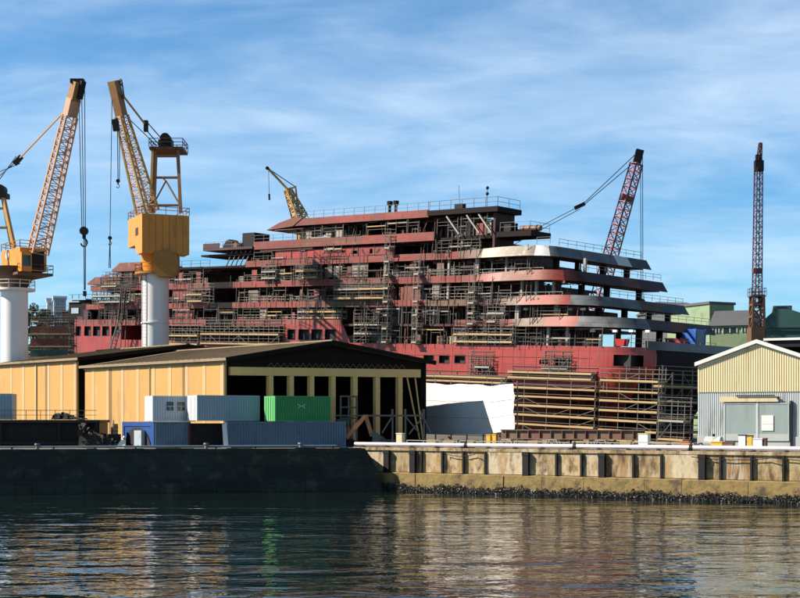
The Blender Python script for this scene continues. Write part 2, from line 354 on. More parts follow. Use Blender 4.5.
# mussels: countless small shells along the foot
mm = MB()
for k in range(21000):
    x = rnd.uniform(-1,62); h = .66+.16*math.sin(x*.9)+.10*math.sin(x*2.7+1)+.1*math.sin(x*7)
    z = rnd.uniform(-.1, max(.2,h)) if rnd.random() < .985 else rnd.uniform(.2,1.1)
    y = -1.0+.05*z-rnd.uniform(0,.16); r = rnd.uniform(.035,.085)*(1.7 if rnd.random()<.12 else 1)
    a = [Vector((rnd.uniform(-1,1),rnd.uniform(-1,1),rnd.uniform(-1,1))).normalized()*r*rnd.uniform(.7,1.4)+Vector((x,y,z)) for _ in range(5)]
    mm.add(a, [(0,1,2),(0,2,3),(0,3,1),(4,2,1),(4,3,2),(4,1,3)])
Q4 = Matrix.Translation(A0)@Matrix.Rotation(QANG,4,'Z')
o = mm.build('mussel_band', M['mussel']); o.matrix_world = Q4; tag(o, 'black mussels crusting the foot of the quay wall', 'mussels', kind='stuff')
def Q(x,y,z): return Q4@Vector((x,y,z))
# posts
pw = MB(); pw.box(-.32,.32,-.42,0,1.6,GZ-.22); pw.box(-.36,.36,-.45,-.1,GZ-.6,GZ-.22)
pt = MB(); pt.box(-.10,.10,-.25,0,1.5,GZ-.23); pt.box(-.16,.16,-.3,-.05,1.5,1.8)
fw = ft = None
names = {385:'first wide black fender, at the foot of the sloping pier end',411:'wide black fender second from the dark pier',524:'wide black fender to the right of the pale quay panel',600:'wide black fender mid way along the sunlit quay',700:'wide black fender below left corner of the cream warehouse'}
for p in posts_px:
    s = qs(p+3) if p in wide else qs(p)
    if p in wide:
        if fw is None: fw = pw.build('quay_fender', M['black'], None); o = fw
        else: o = dup(fw)
        tag(o, names[p], 'fender', 'wide fenders on the quay wall')
    else:
        if ft is None: ft = pt.build('quay_post', M['black'], None); o = ft
        else: o = dup(ft)
        tag(o, 'thin black steel post between two panels of the quay wall', 'post', 'thin posts on the quay wall')
    o.location = Q(s,0,0); o.rotation_euler = (0,0,QANG)
# pipe along the quay edge
t = thing('quay_pipe', 'long lilac white pipe running along the top of the quay edge', 'pipe', Q(0,.35,GZ), QANG)
pp = MB(); pp.tube((-4,0,.38),(75,0,.38),.20,n=10); pp.build('pipe', M['pipe'], t)
pp = MB(); pp.tube((-4,.5,.20),(75,.5,.20),.10,n=8); pp.build('small_pipe', M['pipe'], t)
for k in range(26):
    s_ = MB(); x = -3+k*3; s_.box(x-.1,x+.1,-.25,.7,.06,.17); s_.build('support', M['black'], t)
for k,x in enumerate((9.5,21.5,33.2,45)):
    s_ = MB(); s_.tube((x-.16,0,.34),(x+.16,0,.34),.26,n=10).box(x-.06,x+.06,-.06,.06,.5,.85); s_.build('valve', M['black'], t)

# ------------------------------------------------------------------ ship on its slipway (axis tilted about 2.7 degrees)
UA = Vector((.743,-.669,-.047)).normalized(); VA = Vector((.669,.743,0)).normalized(); WA = UA.cross(VA)
SO = Vector((-7.3,205,18.6)); KEEL = 12.0
SM = Matrix.Translation(SO-WA*KEEL)@Matrix((UA,VA,WA)).transposed().to_4x4()
def T(px):
    k = (px-400)/1400; return (7.3+205*k)/(.743+.669*k)
def Wp(px,py):
    t_ = T(px); Y = 205-.669*t_; return EYE+(420-py)/1400*Y-18.6+.047*t_
def SP(t_,v,w_): return SM@Vector((t_,v,w_+KEEL))
class SB(MB):              # ship-space builder: w counted from the main deck
    def b(s,t0,t1,v0,v1,w0,w1): return s.box(t0,t1,v0,v1,w0+KEEL,w1+KEEL)
    def br(s,p,q,w=.1,h=None): return s.bar((p[0],p[1],p[2]+KEEL),(q[0],q[1],q[2]+KEEL),w,h)
sh = thing('ship', 'large red primed cruise ship under construction on the slipway, decks open and scaffolded', 'ship', M=SM)
BEAM = 24
# side plating with openings
def plating(mb, us, ws, holes, v=0, th=.18, clip=None):
    us = sorted(set(us+[a for h in holes for a in h[:2]])); ws = sorted(set(ws+[a for h in holes for a in h[2:]]))
    solid = {}
    for i in range(len(us)-1):
        for j in range(len(ws)-1):
            c = ((us[i]+us[i+1])/2,(ws[j]+ws[j+1])/2)
            solid[i,j] = not any(h[0]<c[0]<h[1] and h[2]<c[1]<h[3] for h in holes)
    for (i,j),s_ in solid.items():
        if not s_: continue
        u0,u1,w0,w1 = us[i],us[i+1],ws[j]+KEEL,ws[j+1]+KEEL
        q = lambda *p: mb.add(p,[(0,1,2,3)])
        q((u0,v,w0),(u1,v,w0),(u1,v,w1),(u0,v,w1)); q((u0,v+th,w0),(u1,v+th,w0),(u1,v+th,w1),(u0,v+th,w1))
        if not solid.get((i-1,j)): q((u0,v,w0),(u0,v,w1),(u0,v+th,w1),(u0,v+th,w0))
        if not solid.get((i+1,j)): q((u1,v,w0),(u1,v,w1),(u1,v+th,w1),(u1,v+th,w0))
        if not solid.get((i,j-1)): q((u0,v,w0),(u1,v,w0),(u1,v+th,w0),(u0,v+th,w0))
        if not solid.get((i,j+1)): q((u0,v,w1),(u1,v,w1),(u1,v+th,w1),(u0,v+th,w1))
def hole(x0,x1,y0,y1): 
    m = (x0+x1)/2; return (T(x0),T(x1),Wp(m,y1),Wp(m,y0))
winR = [hole(424,434.5,354.5,363.5),hole(439.5,450,354.5,363.5),hole(455,466,354.5,363.5)]
misc = [hole(478,492,364,373),hole(556,571,357,368),hole(540,549,360,364)]
winL = [hole(75,80.5,326,336),hole(83.8,90.5,326,336),hole(92.6,99.8,326,336),hole(101.8,108.8,326,336),hole(111,118.5,326,336)]
winM = [hole(287,295,329,340),hole(298,309,329,340),hole(311,322,329,340),hole(324.5,335.5,329,340)]
hull = SB()
TL, TSE = -69.0, 43.5
plating(hull, [TL,TSE], [-5.4,0], winR+misc)
plating(hull, [TL,T(120)], [0.01,2.9], winL)
plating(hull, [T(284),T(341)], [0.01,2.9], winM)
# slanted end piece of the raised part, and low bulwark in the open stretch
hull.prism([(T(341)+.01,0,KEEL),(T(350),0,KEEL),(T(348.2),0,KEEL+.7),(T(341)+.01,0,KEEL+2.9)],(0,.18,0))
# bilge and bottom
lowh = SB(); lowh.add([(TL,0,KEEL-5.4),(TSE,0,KEEL-5.4),(TSE,2.2,KEEL-8.5),(TL,2.2,KEEL-8.5)],[(0,1,2,3)]); lowh.add([(TL,2.2,KEEL-8.5),(TSE,2.2,KEEL-8.5),(TSE,6,KEEL-12),(TL,6,KEEL-12)],[(0,1,2,3)]); lowh.build('lower_plating', M['redlow'], sh)
hull.b(TL,TSE,6,20,-12,-11.9)
hull.b(TL,TL+.2,0.2,BEAM,-12,2.8); hull.b(TL,TSE,BEAM-.2,BEAM,-12,-.3)
hull.b(T(120)+.001,T(120)+.2,0.19,8,0,2.8); hull.b(T(284)-.2,T(284)-.001,0.19,8,0,2.8)
hull.build('hull', M['red'], sh)
# rounded stern, lofted
def outline(tc, r, vend=BEAM, n=8, t0=None, far=True):
    pts = [(t0,0)] if t0 is not None else []
    for i in range(n+1):
        a = i/n*math.pi/2; pts.append((tc-r+r*math.sin(a), r-r*math.cos(a)))
    if far:
        for i in range(n+1):
            a = i/n*math.pi/2; pts.append((tc-r+r*math.cos(a), vend-r+r*math.sin(a)))
    return pts
st = SB(); rows = []
lev = [(0,49.5,6,0),(-1.0,49.7,6,0),(-2.4,49.7,6,0),(-3.6,49.4,6,0),(-5.4,48.7,6.2,.0),(-8.5,46.4,6.5,2.2),(-12,44.0,7,6)]
for (w_,tc_,r_,ins) in lev:
    ol = outline(tc_, r_, BEAM, 10, TSE)
    rows.append([(a, max(min(v_,BEAM-ins),ins), w_+KEEL) for a,v_ in ol])
nn = len(rows[0]); st2 = SB()
for j in range(len(rows)-1):
    for i in range(nn-1):
        if j == 1 and 3 <= i <= 6: continue      # mooring opening
        if i > 11 and (i*3+j*5)%7 == 0 and j > 0: continue      # missing shell plates on the unfinished end
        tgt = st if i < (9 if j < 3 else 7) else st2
        tgt.add([rows[j][i],rows[j][i+1],rows[j+1][i+1],rows[j+1][i]],[(0,1,2,3)])
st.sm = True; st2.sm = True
st.build('stern_plating', M['red'], sh); st2.build('stern_end_plating', M['darkship'], sh)  # end plating black: shade painted where the stern turns from the sun
so_ = SB(); so_.b(TSE-3,47.5,1.2,14,-3,-.9); so_.build('mooring_recess', M['void'], sh)  # near black block paints the shade inside the mooring opening
for h in winR+misc+winL+winM:
    f = SB(); a,b_,c_,d_ = h
    f.b(a-.1,b_+.1,.5,.6,c_-.1,d_+.1); f.build('window', M['void'], sh)  # near black panes paint the shade inside the unglazed holes
for h in winL+winM+winR:
    f = SB(); a,b_,c_,d_ = h; e=.07
    f.b(a,b_,-.04,.16,c_,c_+e).b(a,b_,-.04,.16,d_-e,d_).b(a,a+e,-.04,.16,c_+e,d_-e).b(b_-e,b_,-.04,.16,c_+e,d_-e); f.build('window_frame', M['maroon'], sh)
# weld-line stringers on the plating (slightly proud)
sb = SB()
for w_ in (-1.55,-4.3): sb.b(T(345),TSE-1,-.05,0,w_,w_+.07)
for k in range(26):
    t_ = T(352)+k*1.75+rnd.uniform(-.3,.3)
    if t_ < TSE-.3 and all(not(h[0]-.2<t_<h[1]+.2) for h in winR+misc): sb.b(t_,t_+.05,-.025,0,-4.2 if k%3 else -7,-.02)
sb.build('weld_seam', M['redband'], sh)

# ---- decks: levels, outlines
LV = {0:0.0,1:2.8,2:5.6,3:8.8,4:12.0,5:14.8,6:17.9}
TC = {0:(49.5,6),1:(45.5,7),2:(41.2,5),3:(37.6,4),4:(34.8,3)}
T0 = {0:TL,1:TL,2:T(85),3:T(89),4:T(111)}
def slab(name, poly, w0, w1, m, parent=sh):
    s_ = SB(); s_.prism([(a,v_,w0+KEEL) for a,v_ in poly],(0,0,w1-w0)); return s_.build(name, m, parent)
for k in range(5):
    tc_,r_ = TC[k]
    ol = outline(tc_, r_, BEAM, 8, T0[k])
    poly = [(a,max(v_,.25)) for a,v_ in ol if True]+[(T0[k],BEAM)]
    poly = [(a if a<tc_-.05 else a-.3, min(v_,BEAM-.3)) for a,v_ in poly]
    if k == 0: slab('deck_slab', poly, LV[k]-.32, LV[k]-.02, M['core']); continue
    te = tc_-11
    slab('deck_slab', [(T0[k],.25),(te,.25),(te,BEAM),(T0[k],BEAM)], LV[k]-.32, LV[k]-.02, M['core'])
    outer = [(a-.25 if a > tc_-.05 else a, min(max(v_,.25),BEAM-.3)) for a,v_ in outline(tc_, r_, BEAM, 8, te+.01, far=False)]+[(tc_-.25,BEAM-.3)]
    slab('deck_slab', outer+[(tc_-3,BEAM-.3),(tc_-3,r_+1.5),(tc_-5,3.2),(te+.01,3.2)], LV[k]-.32, LV[k]-.02, M['core'])
# bulwark strips: (level, height profile, flare profile, paint runs by path length)
def strip(level, tc_, r_, runs, hgt, flare, vend=BEAM, base=0.0, names='bulwark'):
    pts = []; s_ = runs[0][0]; end_s = tc_-r_+r_*math.pi/2+(vend-r_)
    cuts = [x for q in runs for x in q[:2]]
    ss = sorted(set([c for c in cuts if c <= end_s]+[runs[0][0]+i*1.5 for i in range(int((tc_-r_-runs[0][0])/1.5)+1)]+[tc_-r_+r_*math.pi/2*i/10 for i in range(11)]+[end_s]+[tc_+i*2 for i in range(11) if tc_+i*2<end_s]))
    def at(s):
        if s <= tc_-r_: return (s,0),(0,-1)
        arc = r_*math.pi/2
        if s <= tc_-r_+arc:
            a = (s-tc_+r_)/r_; return (tc_-r_+r_*math.sin(a), r_-r_*math.cos(a)),(math.sin(a),-math.cos(a))
        return (tc_, r_+s-(tc_-r_+arc)),(1,0)
    for q in runs:
        a,b_,m = q[:3]; seg = [s for s in ss if a-1e-6 <= s <= b_+1e-6]
        if len(seg) < 2: continue
        mb = SB(); rows = []
        for s in seg:
            (t_,v_),(nx,ny) = at(s); h = hgt(s); f = flare(s)
            w0 = LV[level]-.34+base; w1 = w0+h
            rows.append([(t_+nx*f,v_+ny*f,w0+KEEL),(t_,v_,w1+KEEL),(t_-nx*.12,v_-ny*.12,w1+KEEL),(t_+nx*(f-.12),v_+ny*(f-.12),w0+KEEL)])
        for r0,r1 in zip(rows,rows[1:]):
            for i in range(4):
                mb.add([r0[i],r1[i],r1[(i+1)%4],r0[(i+1)%4]],[(0,1,2,3)])
        mb.add(rows[0],[(0,1,2,3)]); mb.add(rows[-1],[(0,1,2,3)])
        mb.sm = True
        mb.build(names, M[m], sh)
def ramp(a,b_,y0,y1): return lambda s: y0+(y1-y0)*min(1,max(0,(s-a)/(b_-a)))
G0,G1 = T(207),T(231)      # shadowed recess amidships, its bulwarks painted black for the shade
def jit(k): return lambda s: 0
strip(4, *TC[4], [(T(243),T(372),'redband'),(T(372),T(455),'redband'),(T(455),T(480),'ochre'),(T(480),T(516),'palegrey'),(T(516),33.0,'palegrey'),(33.0,34.6,'whitepatch'),(34.6,39.5,'midgrey'),(39.5,49,'midgrey'),(49,52.5,'whitepatch'),(52.5,70,'bluegrey')], ramp(18,28,.95,1.4), ramp(20,30,0.0,.95))
strip(3, *TC[3], [(T(89),T(170),'redband'),(T(170),G0,'redband'),(G0,G1,'darkship'),(G1,T(300),'redband'),(T(300),T(420),'redband'),(T(420),T(500),'redband'),(T(500),33,'redroof'),(33,37.0,'redband'),(37.0,49,'maroon'),(49,53,'redroof'),(53,70,'maroon')], ramp(22,32,.95,1.4), ramp(22,32,0,.95))
strip(2, *TC[2], [(T(85),T(170),'redband'),(T(170),G0,'redband'),(G0,G1,'darkship'),(G1,T(328),'redband'),(T(328),T(372),'ochre'),(T(372),T(424),'redband'),(T(424),T(470),'ochre'),(T(470),T(498),'maroon'),(T(498),T(516),'ochre'),(T(516),38.6,'redband'),(38.6,51,'midgrey'),(51,56,'ochre'),(56,70,'bluegrey')], ramp(26,34,.9,1.3), ramp(26,34,0,.9))
strip(1, *TC[1], [(TL+.1,T(120),'redband'),(T(120),T(205),'redband'),(G0,G1,'darkship'),(G1,T(341),'redband')], lambda s:1.0, lambda s:0.02, base=.0)
strip(1, *TC[1], [(T(453),T(476),'redroof'),(T(476),T(512),'redband'),(T(512),T(546),'ochre'),(T(546),40.2,'redband'),(40.2,50,'midgrey'),(50,55.5,'maroon'),(55.5,59.5,'redroof'),(59.5,74,'maroon')], ramp(28,37,.9,1.35), ramp(28,36,0,.85))
strip(0, 49.6, 6, [(49.5,72,'bluegrey')], lambda s:1.1, lambda s:.12, base=.1)
# tall red wall panel above deck four with cut outs
tw = SB(); cut = [hole(349+i*0,354,250.5,254) for i in range(1)]+[hole(366,369,249,254),hole(384,386.5,249,253)]
plating(tw, [T(272),T(391)], [LV[4]+.66,LV[4]+1.95], cut, v=.1, th=.12); tw.build('side_screen', M['red'], sh)
for px in (322,331,341,349,362,374):
    c = SB(); t_ = T(px); wv = Wp(px,251.5)
    k = rnd.choice([1,-1])
    c.prism([(t_-.45,.06,wv-.32+KEEL),(t_-.15,.06,wv-.36+KEEL),(t_+.5*k,.06,wv+.34+KEEL),(t_+.5*k-.45,.06,wv+.3+KEEL)],(0,.03,0)); c.build('opening', M['void'], sh)  # dark plates paint the shade of cut outs onto the screen
# interior cores (unlit bulkheads)
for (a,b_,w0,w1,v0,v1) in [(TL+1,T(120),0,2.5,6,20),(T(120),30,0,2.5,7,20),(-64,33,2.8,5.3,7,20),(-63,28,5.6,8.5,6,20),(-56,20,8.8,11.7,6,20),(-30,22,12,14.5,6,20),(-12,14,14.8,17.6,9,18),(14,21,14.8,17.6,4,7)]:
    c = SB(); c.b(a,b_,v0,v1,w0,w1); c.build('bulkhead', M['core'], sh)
# dark recess amidships (open unplated bay, its shade painted in black)
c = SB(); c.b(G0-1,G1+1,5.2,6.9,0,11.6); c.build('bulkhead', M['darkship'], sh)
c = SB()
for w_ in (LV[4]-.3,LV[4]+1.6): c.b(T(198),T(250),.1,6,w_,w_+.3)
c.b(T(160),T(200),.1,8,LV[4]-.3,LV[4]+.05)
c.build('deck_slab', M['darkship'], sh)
# forward roofs on the left
def roofpiece(x0,x1,wlow,whi,m,vd=9):
    s_ = SB(); a,b_ = T(x0),T(x1)
    s_.prism([(a,-.3,wlow+KEEL),(a,-.3,wlow+.25+KEEL),(a+2.2,-.3,whi+KEEL),(b_,-.3,whi+KEEL),(b_,-.3,wlow+KEEL)],(0,vd,0)); s_.build('sloped_roof', m, sh)
roofpiece(111,140,11.75,13.2,M['redroof']); roofpiece(87,120,9.6,10.9,M['redroof'])
s_ = SB(); s_.b(T(120),T(138),.2,6,9.2,11.7); s_.build('bulkhead', M['maroon'], sh)
for x in (118,128,137):
    s_ = SB(); s_.b(T(x),T(x)+.5,-.05,.3,9.6,11.7); s_.build('pillar', M['redband'], sh)
# wing slab (deck five, left), cabin and sloped top roof
s_ = SB(); s_.b(T(203),T(252),-.6,9,LV[5]-.35,LV[5]+.02); s_.b(T(203),T(219),-.62,-.5,LV[5]+.021,LV[5]+.8); s_.build('bridge_wing', M['maroon'], sh)
s_ = SB(); s_.b(T(240),T(252),-.2,3,LV[5]+.06,LV[5]+2.2); s_.build('deck_cabin', M['black'], sh)
s_ = SB(); s_.b(T(252),T(432),-.2,BEAM,LV[5]-.5,LV[5]-.05); s_.build('deck_slab', M['core'], sh)
for a,b_,m in ((252,300,'redband'),(300,360,'redroof'),(360,432,'redband')):
    s_ = SB(); s_.b(T(a),T(b_)-.02,-.35,-.22,LV[5]-.5,LV[5]+.7); s_.build('bulwark', M[m], sh)
s_ = SB(); s_.b(T(258),T(310),-.15,.6,LV[4]+2.0,LV[4]+2.3); s_.build('deck_edge', M['ochre'], sh)
s_ = SB(); s_.b(T(282),T(425),0,BEAM,LV[6]-.1,LV[6]+.1); s_.build('deck_slab', M['core'], sh)
for a,b_ in ((290,360),(360,425)):
    s_ = SB(); s_.b(T(a),T(b_)-.02,-.2,-.05,LV[6]-.3,LV[6]+.75); s_.build('bulwark', M['redband'], sh)
s_ = SB(); a = T(264); s_.prism([(a,-.3,LV[6]-.7+KEEL),(T(290),-.3,LV[6]-.35+KEEL),(T(300),-.3,LV[6]+.9+KEEL),(T(290),-.3,LV[6]+.95+KEEL),(T(277),-.3,LV[6]+.35+KEEL)],(0,10,0)); s_.build('sloped_roof', M['redroof'], sh)
s_ = SB(); s_.b(T(272),T(300),-.2,8,LV[6]-.78,LV[6]-.72); s_.build('deck_edge', M['palegrey'], sh)
# bridge house on the right of the top decks
s_ = SB(); s_.b(T(425),T(495),-.5,4.8,LV[6]-.15,LV[6]+.55); s_.build('deck_slab', M['darkship'], sh)
s_ = SB(); s_.b(T(432),T(494),.3,5,LV[5]-.5,LV[5]-.1); s_.b(T(492),T(527),.0,4.4,LV[5]-.45,LV[5]+.25); s_.build('deck_slab', M['darkship'], sh)
s_ = SB(); s_.b(T(432),T(488),3.5,3.7,LV[4],LV[5]); s_.b(T(488),T(490),.2,4.4,LV[4],LV[6]-.2); s_.build('bulkhead', M['core'], sh)
for x in (444,464,476):
    s_ = SB(); s_.br((T(x),-.3,LV[6]-.4),(T(x+13),-.3,LV[5]+.2),.35,.2); s_.build('diagonal_brace', M['pillar'], sh)
s_ = SB(); s_.b(T(470),T(477),.4,.6,LV[5],LV[5]+1.6); s_.build('bulkhead', M['redband'], sh)
s_ = SB(); s_.b(T(482),T(485),.4,.6,LV[5]+.2,LV[5]+2); s_.build('pillar', M['pillar'], sh)
# balcony partitions and pillars along the side
for lvl,xa,xb in ((1,236,300),(2,236,345),(3,236,345),(2,100,205),(1,130,205),(1,75,118),(3,100,205),(3,391,440),(2,345,400)):
    t_ = T(xa)
    while t_ < T(xb):
        wd = rnd.uniform(.5,1.3); hh = rnd.choice([rnd.uniform(1.0,1.75),2.4])
        if rnd.random() < .45: wd = rnd.uniform(1.2,2.3)
        if rnd.random() < .78:
            s_ = SB(); s_.b(t_,t_+wd,.25,.36,LV[lvl]-.02,LV[lvl]+hh); s_.build('balcony_partition', M[rnd.choice(['redband','redroof','redband','maroon','redband','palegrey'])], sh)
        t_ += rnd.uniform(2.0,3.0)
for (x0,x1,y0,y1,m) in [(173,190,310,321,'red'),(170,190,284,301,'redband'),(401,418,283,300,'redroof'),(348,364,262,277,'palegrey'),(324,328,262,277,'palegrey'),(330,338,266,277,'palegrey'),(429,436,283,299,'palegrey'),(367,372,284,298,'redband')]:
    h = hole(x0,x1,y0,y1); s_ = SB(); s_.b(h[0],h[1],.3,.42,h[2],h[3]); s_.build('side_panel', M[m], sh)
for (lvl,x,wd,dv) in [(3,410,.3,.4),(3,443,.3,.4),(3,470,.6,.5),(3,500,.25,.5),(2,443,.45,.4),(2,517,.3,.3),(2,531,.3,.4),(2,543,.3,1.5),(1,513,.6,.2),(1,551,.6,.4),(2,412,.3,.4),(3,380,.3,.4),(4,455,.3,.5),(1,430,.3,.4),(1,398,.3,.4),(1,412,.3,.4),(0,545,.35,.3),(0,563,.35,.5),(0,480,.3,.4),(0,498,.3,.4),(3,558,.35,5)]:
    s_ = SB(); t_ = T(x); top = LV[lvl+1]-.34; s_.b(t_,t_+wd,dv,dv+.35,LV[lvl]-.02,top); s_.build('pillar', M['pillar'], sh)
# columns across the transverse terraces (black against the light behind)
for lvl,vs_ in ((0,(3,8,13,18,22)),(1,(5,11,17,22)),(2,(6,12,20)),(3,(4,9,15,21))):
    tc_ = TC[lvl+1][0]-1.2
    for v_ in vs_:
        s_ = SB(); s_.b(tc_-.6,tc_+.0,v_,v_+.7,LV[lvl]-.02,LV[lvl+1]-.33); s_.build('pillar', M['darkship'], sh)
for lvl,va,vb in ((3,9.7,14.9),(2,12.7,19.9),(1,5.7,10.9)):
    tc_ = TC[lvl+1][0]-1.4
    s_ = SB(); s_.b(tc_-.4,tc_-.2,va,vb,LV[lvl],LV[lvl]+1.0); s_.build('terrace_screen', M['maroon'], sh)
# guard rails
def rail(p, q, h=1.05, step=2.0, name='guard_rail', m='rail', lines=(.5,1.0), th=.05):
    mb = SB(); p,q = Vector(p),Vector(q); n = max(1,int((q-p).length/step))
    for i in range(n+1):
        x = p.lerp(q,i/n); mb.br(x,x+Vector((0,0,h)),th)
    for l in lines: mb.br(p+Vector((0,0,h*l)),q+Vector((0,0,h*l)),th)
    return mb.build(name, M[m], sh)
for lvl,xa,xb in ((3,236,345),(2,236,345),(3,391,540),(2,424,560),(1,236,340),(2,120,200),(3,120,200)):
    rail((T(xa),.15,LV[lvl]+.5),(T(xb),.15,LV[lvl]+.5),.85,m=rnd.choice(['scaf','pillar']))
rail((T(300),0,LV[6]+.7),(T(425),0,LV[6]+.7),1.1); rail((T(425),-.3,LV[6]+.55),(T(494),-.3,LV[6]+.55),1.25,m='scafdk')
rail((T(496),0,LV[5]+.25),(T(526),0,LV[5]+.25),1.2); rail((T(526),0,LV[5]+.25),(T(526),4.3,LV[5]+.25),1.2); rail((T(494),-.3,LV[6]+.55),(T(494),4.6,LV[6]+.55),1.25,m='scafdk'); rail((T(252),-.2,LV[5]+.6),(T(300),-.2,LV[5]+.6),1.1)
rail((34.6,3,LV[4]+1.2),(34.6,23,LV[4]+1.2),.9); rail((T(545),.3,LV[4]+1.2),(33,.3,LV[4]+1.2),.9)
rail((37.3,4,LV[3]+1.3),(37.3,24,LV[3]+1.3),.8); rail((41,6,LV[2]+1.1),(41,24,LV[2]+1.1),.8); rail((45.2,8,LV[1]+1.1),(45.2,24,LV[1]+1.1),.8)
rail((47,1.0,0),(49.2,5,0),1.1); rail((49.2,5,0),(49.2,19,0),1.2); rail((T(440),.2,0),(T(600),.2,0),1.0,m='scaf')
rail((T(205),-.5,LV[5]),(T(240),-.5,LV[5]),1.0); rail((T(160),.3,LV[4]),(T(206),.3,LV[4]),1.1,m='scafdk')
rail((T(250),.2,LV[4]+.6),(T(300),.2,LV[4]+.6),1.4,m='scaf')
# countless small outfitting pieces in the open decks (one dark jumble per deck)
for lvl,ta,tb in ((0,T(352),42),(1,TL+2,T(284)),(1,T(352),40),(2,-64,37),(3,-62,33),(4,T(245),24),(5,T(285),T(484))):
    mbs = {'scafdk':SB(),'brown':SB(),'palegrey':SB(),'redroof':SB()}
    for k in range(int((tb-ta)*5)):
        t_ = rnd.uniform(ta,tb); v_ = rnd.uniform(.4,4.5)
        if G0-1.5 < t_ < G1+2.5 and lvl in (2,3): continue
        w_ = LV[lvl]; H = (LV[lvl+1] if lvl < 6 else 21)-LV[lvl]-.4
        m = rnd.choices(['scafdk','brown','palegrey','redroof'],[5,3,1,2])[0]; mb = mbs[m]; r__ = rnd.random()
        if r__ < .40: mb.br((t_,v_,w_),(t_+rnd.uniform(-.1,.1),v_,w_+rnd.uniform(1.2,H)),rnd.uniform(.05,.14))
        elif r__ < .62: z = w_+H-rnd.uniform(-.1,.35); mb.br((t_,v_,z),(t_+rnd.uniform(1,4),v_,z+rnd.uniform(-.05,.05)),rnd.uniform(.04,.14))
        elif r__ < .74: mb.br((t_,v_,w_+.1),(t_+rnd.uniform(-1.4,1.4),v_,w_+H-.2),.07)
        elif r__ < .90: mb.b(t_,t_+rnd.uniform(.2,1.2),v_,v_+.5,w_-.02,w_+rnd.uniform(.6,1.5))
        else: mb.b(t_,t_+rnd.uniform(.2,.9),v_,v_+.3,w_+H-rnd.uniform(.2,.6),w_+H)
    for m,mb in mbs.items():
        if mb.v: tag(mb.build('outfitting_jumble', M[m], sh), kind='stuff')
eg = {'scaf':SB(),'scafdk':SB(),'plank':SB(),'plankgrey':SB()}
for lvl,ta,tb in ((0,T(352),44),(1,TL+2,T(284)),(1,T(352),41),(2,-64,37),(3,-62,34),(4,T(245),24),(5,T(285),T(484))):
    H = (LV[lvl+1] if lvl < 6 else 21)-LV[lvl]
    for k in range(int((tb-ta)*.5)):
        t_ = rnd.uniform(ta,tb-2)
        if G0-3 < t_ < G1+1 and lvl in (2,3): continue
        z = LV[lvl]+rnd.choice([.9,1.3,1.6,1.9,2.2])+rnd.uniform(-.1,.1); L_ = rnd.uniform(1.2,5.5); v_ = rnd.uniform(-.35,.3)
        m = rnd.choices(['scaf','scafdk','plank','plankgrey'],[5,5,1.1,2])[0]
        h = rnd.uniform(.05,.09) if m[:4] == 'scaf' else rnd.uniform(.1,.2)
        t2 = min(tb,t_+L_); eg[m].br((t_,v_,z),(t2,v_,z),h)
        u = 'scaf' if rnd.random()<.5 else 'scafdk'
        for q_ in (t_+.1,t2-.1): eg[u].br((q_,v_-.08,LV[lvl]-.1),(q_,v_-.08,z+rnd.uniform(.15,.7)),.07)
        if rnd.random() < .6: eg[u].br((t_,v_,z-.45),(t2,v_,z-.45),.05)
for k in range(60):
    t_ = rnd.uniform(-62,36); l0 = rnd.randint(0 if t_>-3 else 1,3); l1 = min(l0+rnd.choice([1,1,2]), 4 if t_>-20 else 3)
    eg['scafdk'].br((t_,-.42,LV[l0]-.2),(t_,-.42,LV[l1]+rnd.uniform(.3,1.6)),.07)
for m,mb in eg.items(): tag(mb.build('edge_staging', M[m], sh), kind='stuff')
# keel blocks / ramp
sl_ = MB(); sl_.add([(-30,-95,0)],[])
sw = SB(); sw.b(-110,48,-4,28,-14.5,-12.4)
o = sw.build('slipway', M['yard']); o.matrix_world = SM; tag(o, kind='structure')

# ------------------------------------------------------------------ scaffolds and loose gear on the ship
def scaffold(label, t0, t1, v0, v1, ws, name='scaffold', pitch=2.2, tube='scaf', boards='plank', yel=.88, diag=True, rails=True, group='scaffolds around the ship', th=.075, seed=0, skip=.0, M0=None):
    rr = random.Random(seed+int(t0*10))
    M0 = M0 or SM
    w_base = ws[0]
    MM = M0@Matrix.Translation((t0,v0,w_base+(KEEL if M0 is SM else 0)))
    t = thing(name, label, 'scaffold', M=MM, group=group)
    L_ = t1-t0; D = v1-v0; n = max(1,round(L_/pitch)); H = ws[-1]-w_base
    f = MB()
    for i in range(n+1):
        x = L_*i/n
        for y in (0,D):
            f.bar((x,y,0),(x,y,H+rr.uniform(.2,1.1)),th)
    for w_ in ws:
        z = w_-w_base
        for y in (0,D): f.bar((-.2,y,z),(L_+.2,y,z),th*.9)
        if rails and z < H+.01:
            
                for dz in (.5,1.0) if ws[1]-ws[0] > 1.65 or len(ws) < 7 else (.55,):
                    for y in (0,D): f.bar((-.2,y,z+dz),(L_+.2,y,z+dz),th*.7)
        for i in range(n+1): f.bar((L_*i/n,-.1,z-.05),(L_*i/n,D+.1,z-.05),th*.8)
    if diag:
        for a,b_ in zip(ws,ws[1:]):
            for i in range(n):
                if rr.random() < .45:
                    x0,x1 = L_*i/n,L_*(i+1)/n
                    if rr.random() < .5: x0,x1 = x1,x0
                    f.bar((x0,-.06,a-w_base),(x1,-.06,b_-w_base),th*.8)
    f.build('frame', M[tube], t)
    for w_ in ws[:-1] if len(ws) > 2 else ws:
        z = w_-w_base; i = 0
        while i < n:
            j = min(n, i+rr.choice([1,2,3]))
            if rr.random() >= skip:
                f = MB(); f.box(L_*i/n+.03,L_*j/n-.03,-.16,D+.02,z+.06,z+.26+rr.uniform(0,.06)); f.build('boards', M[boards if rr.random()<yel else 'plankgrey'], t)
            i = j
    return t
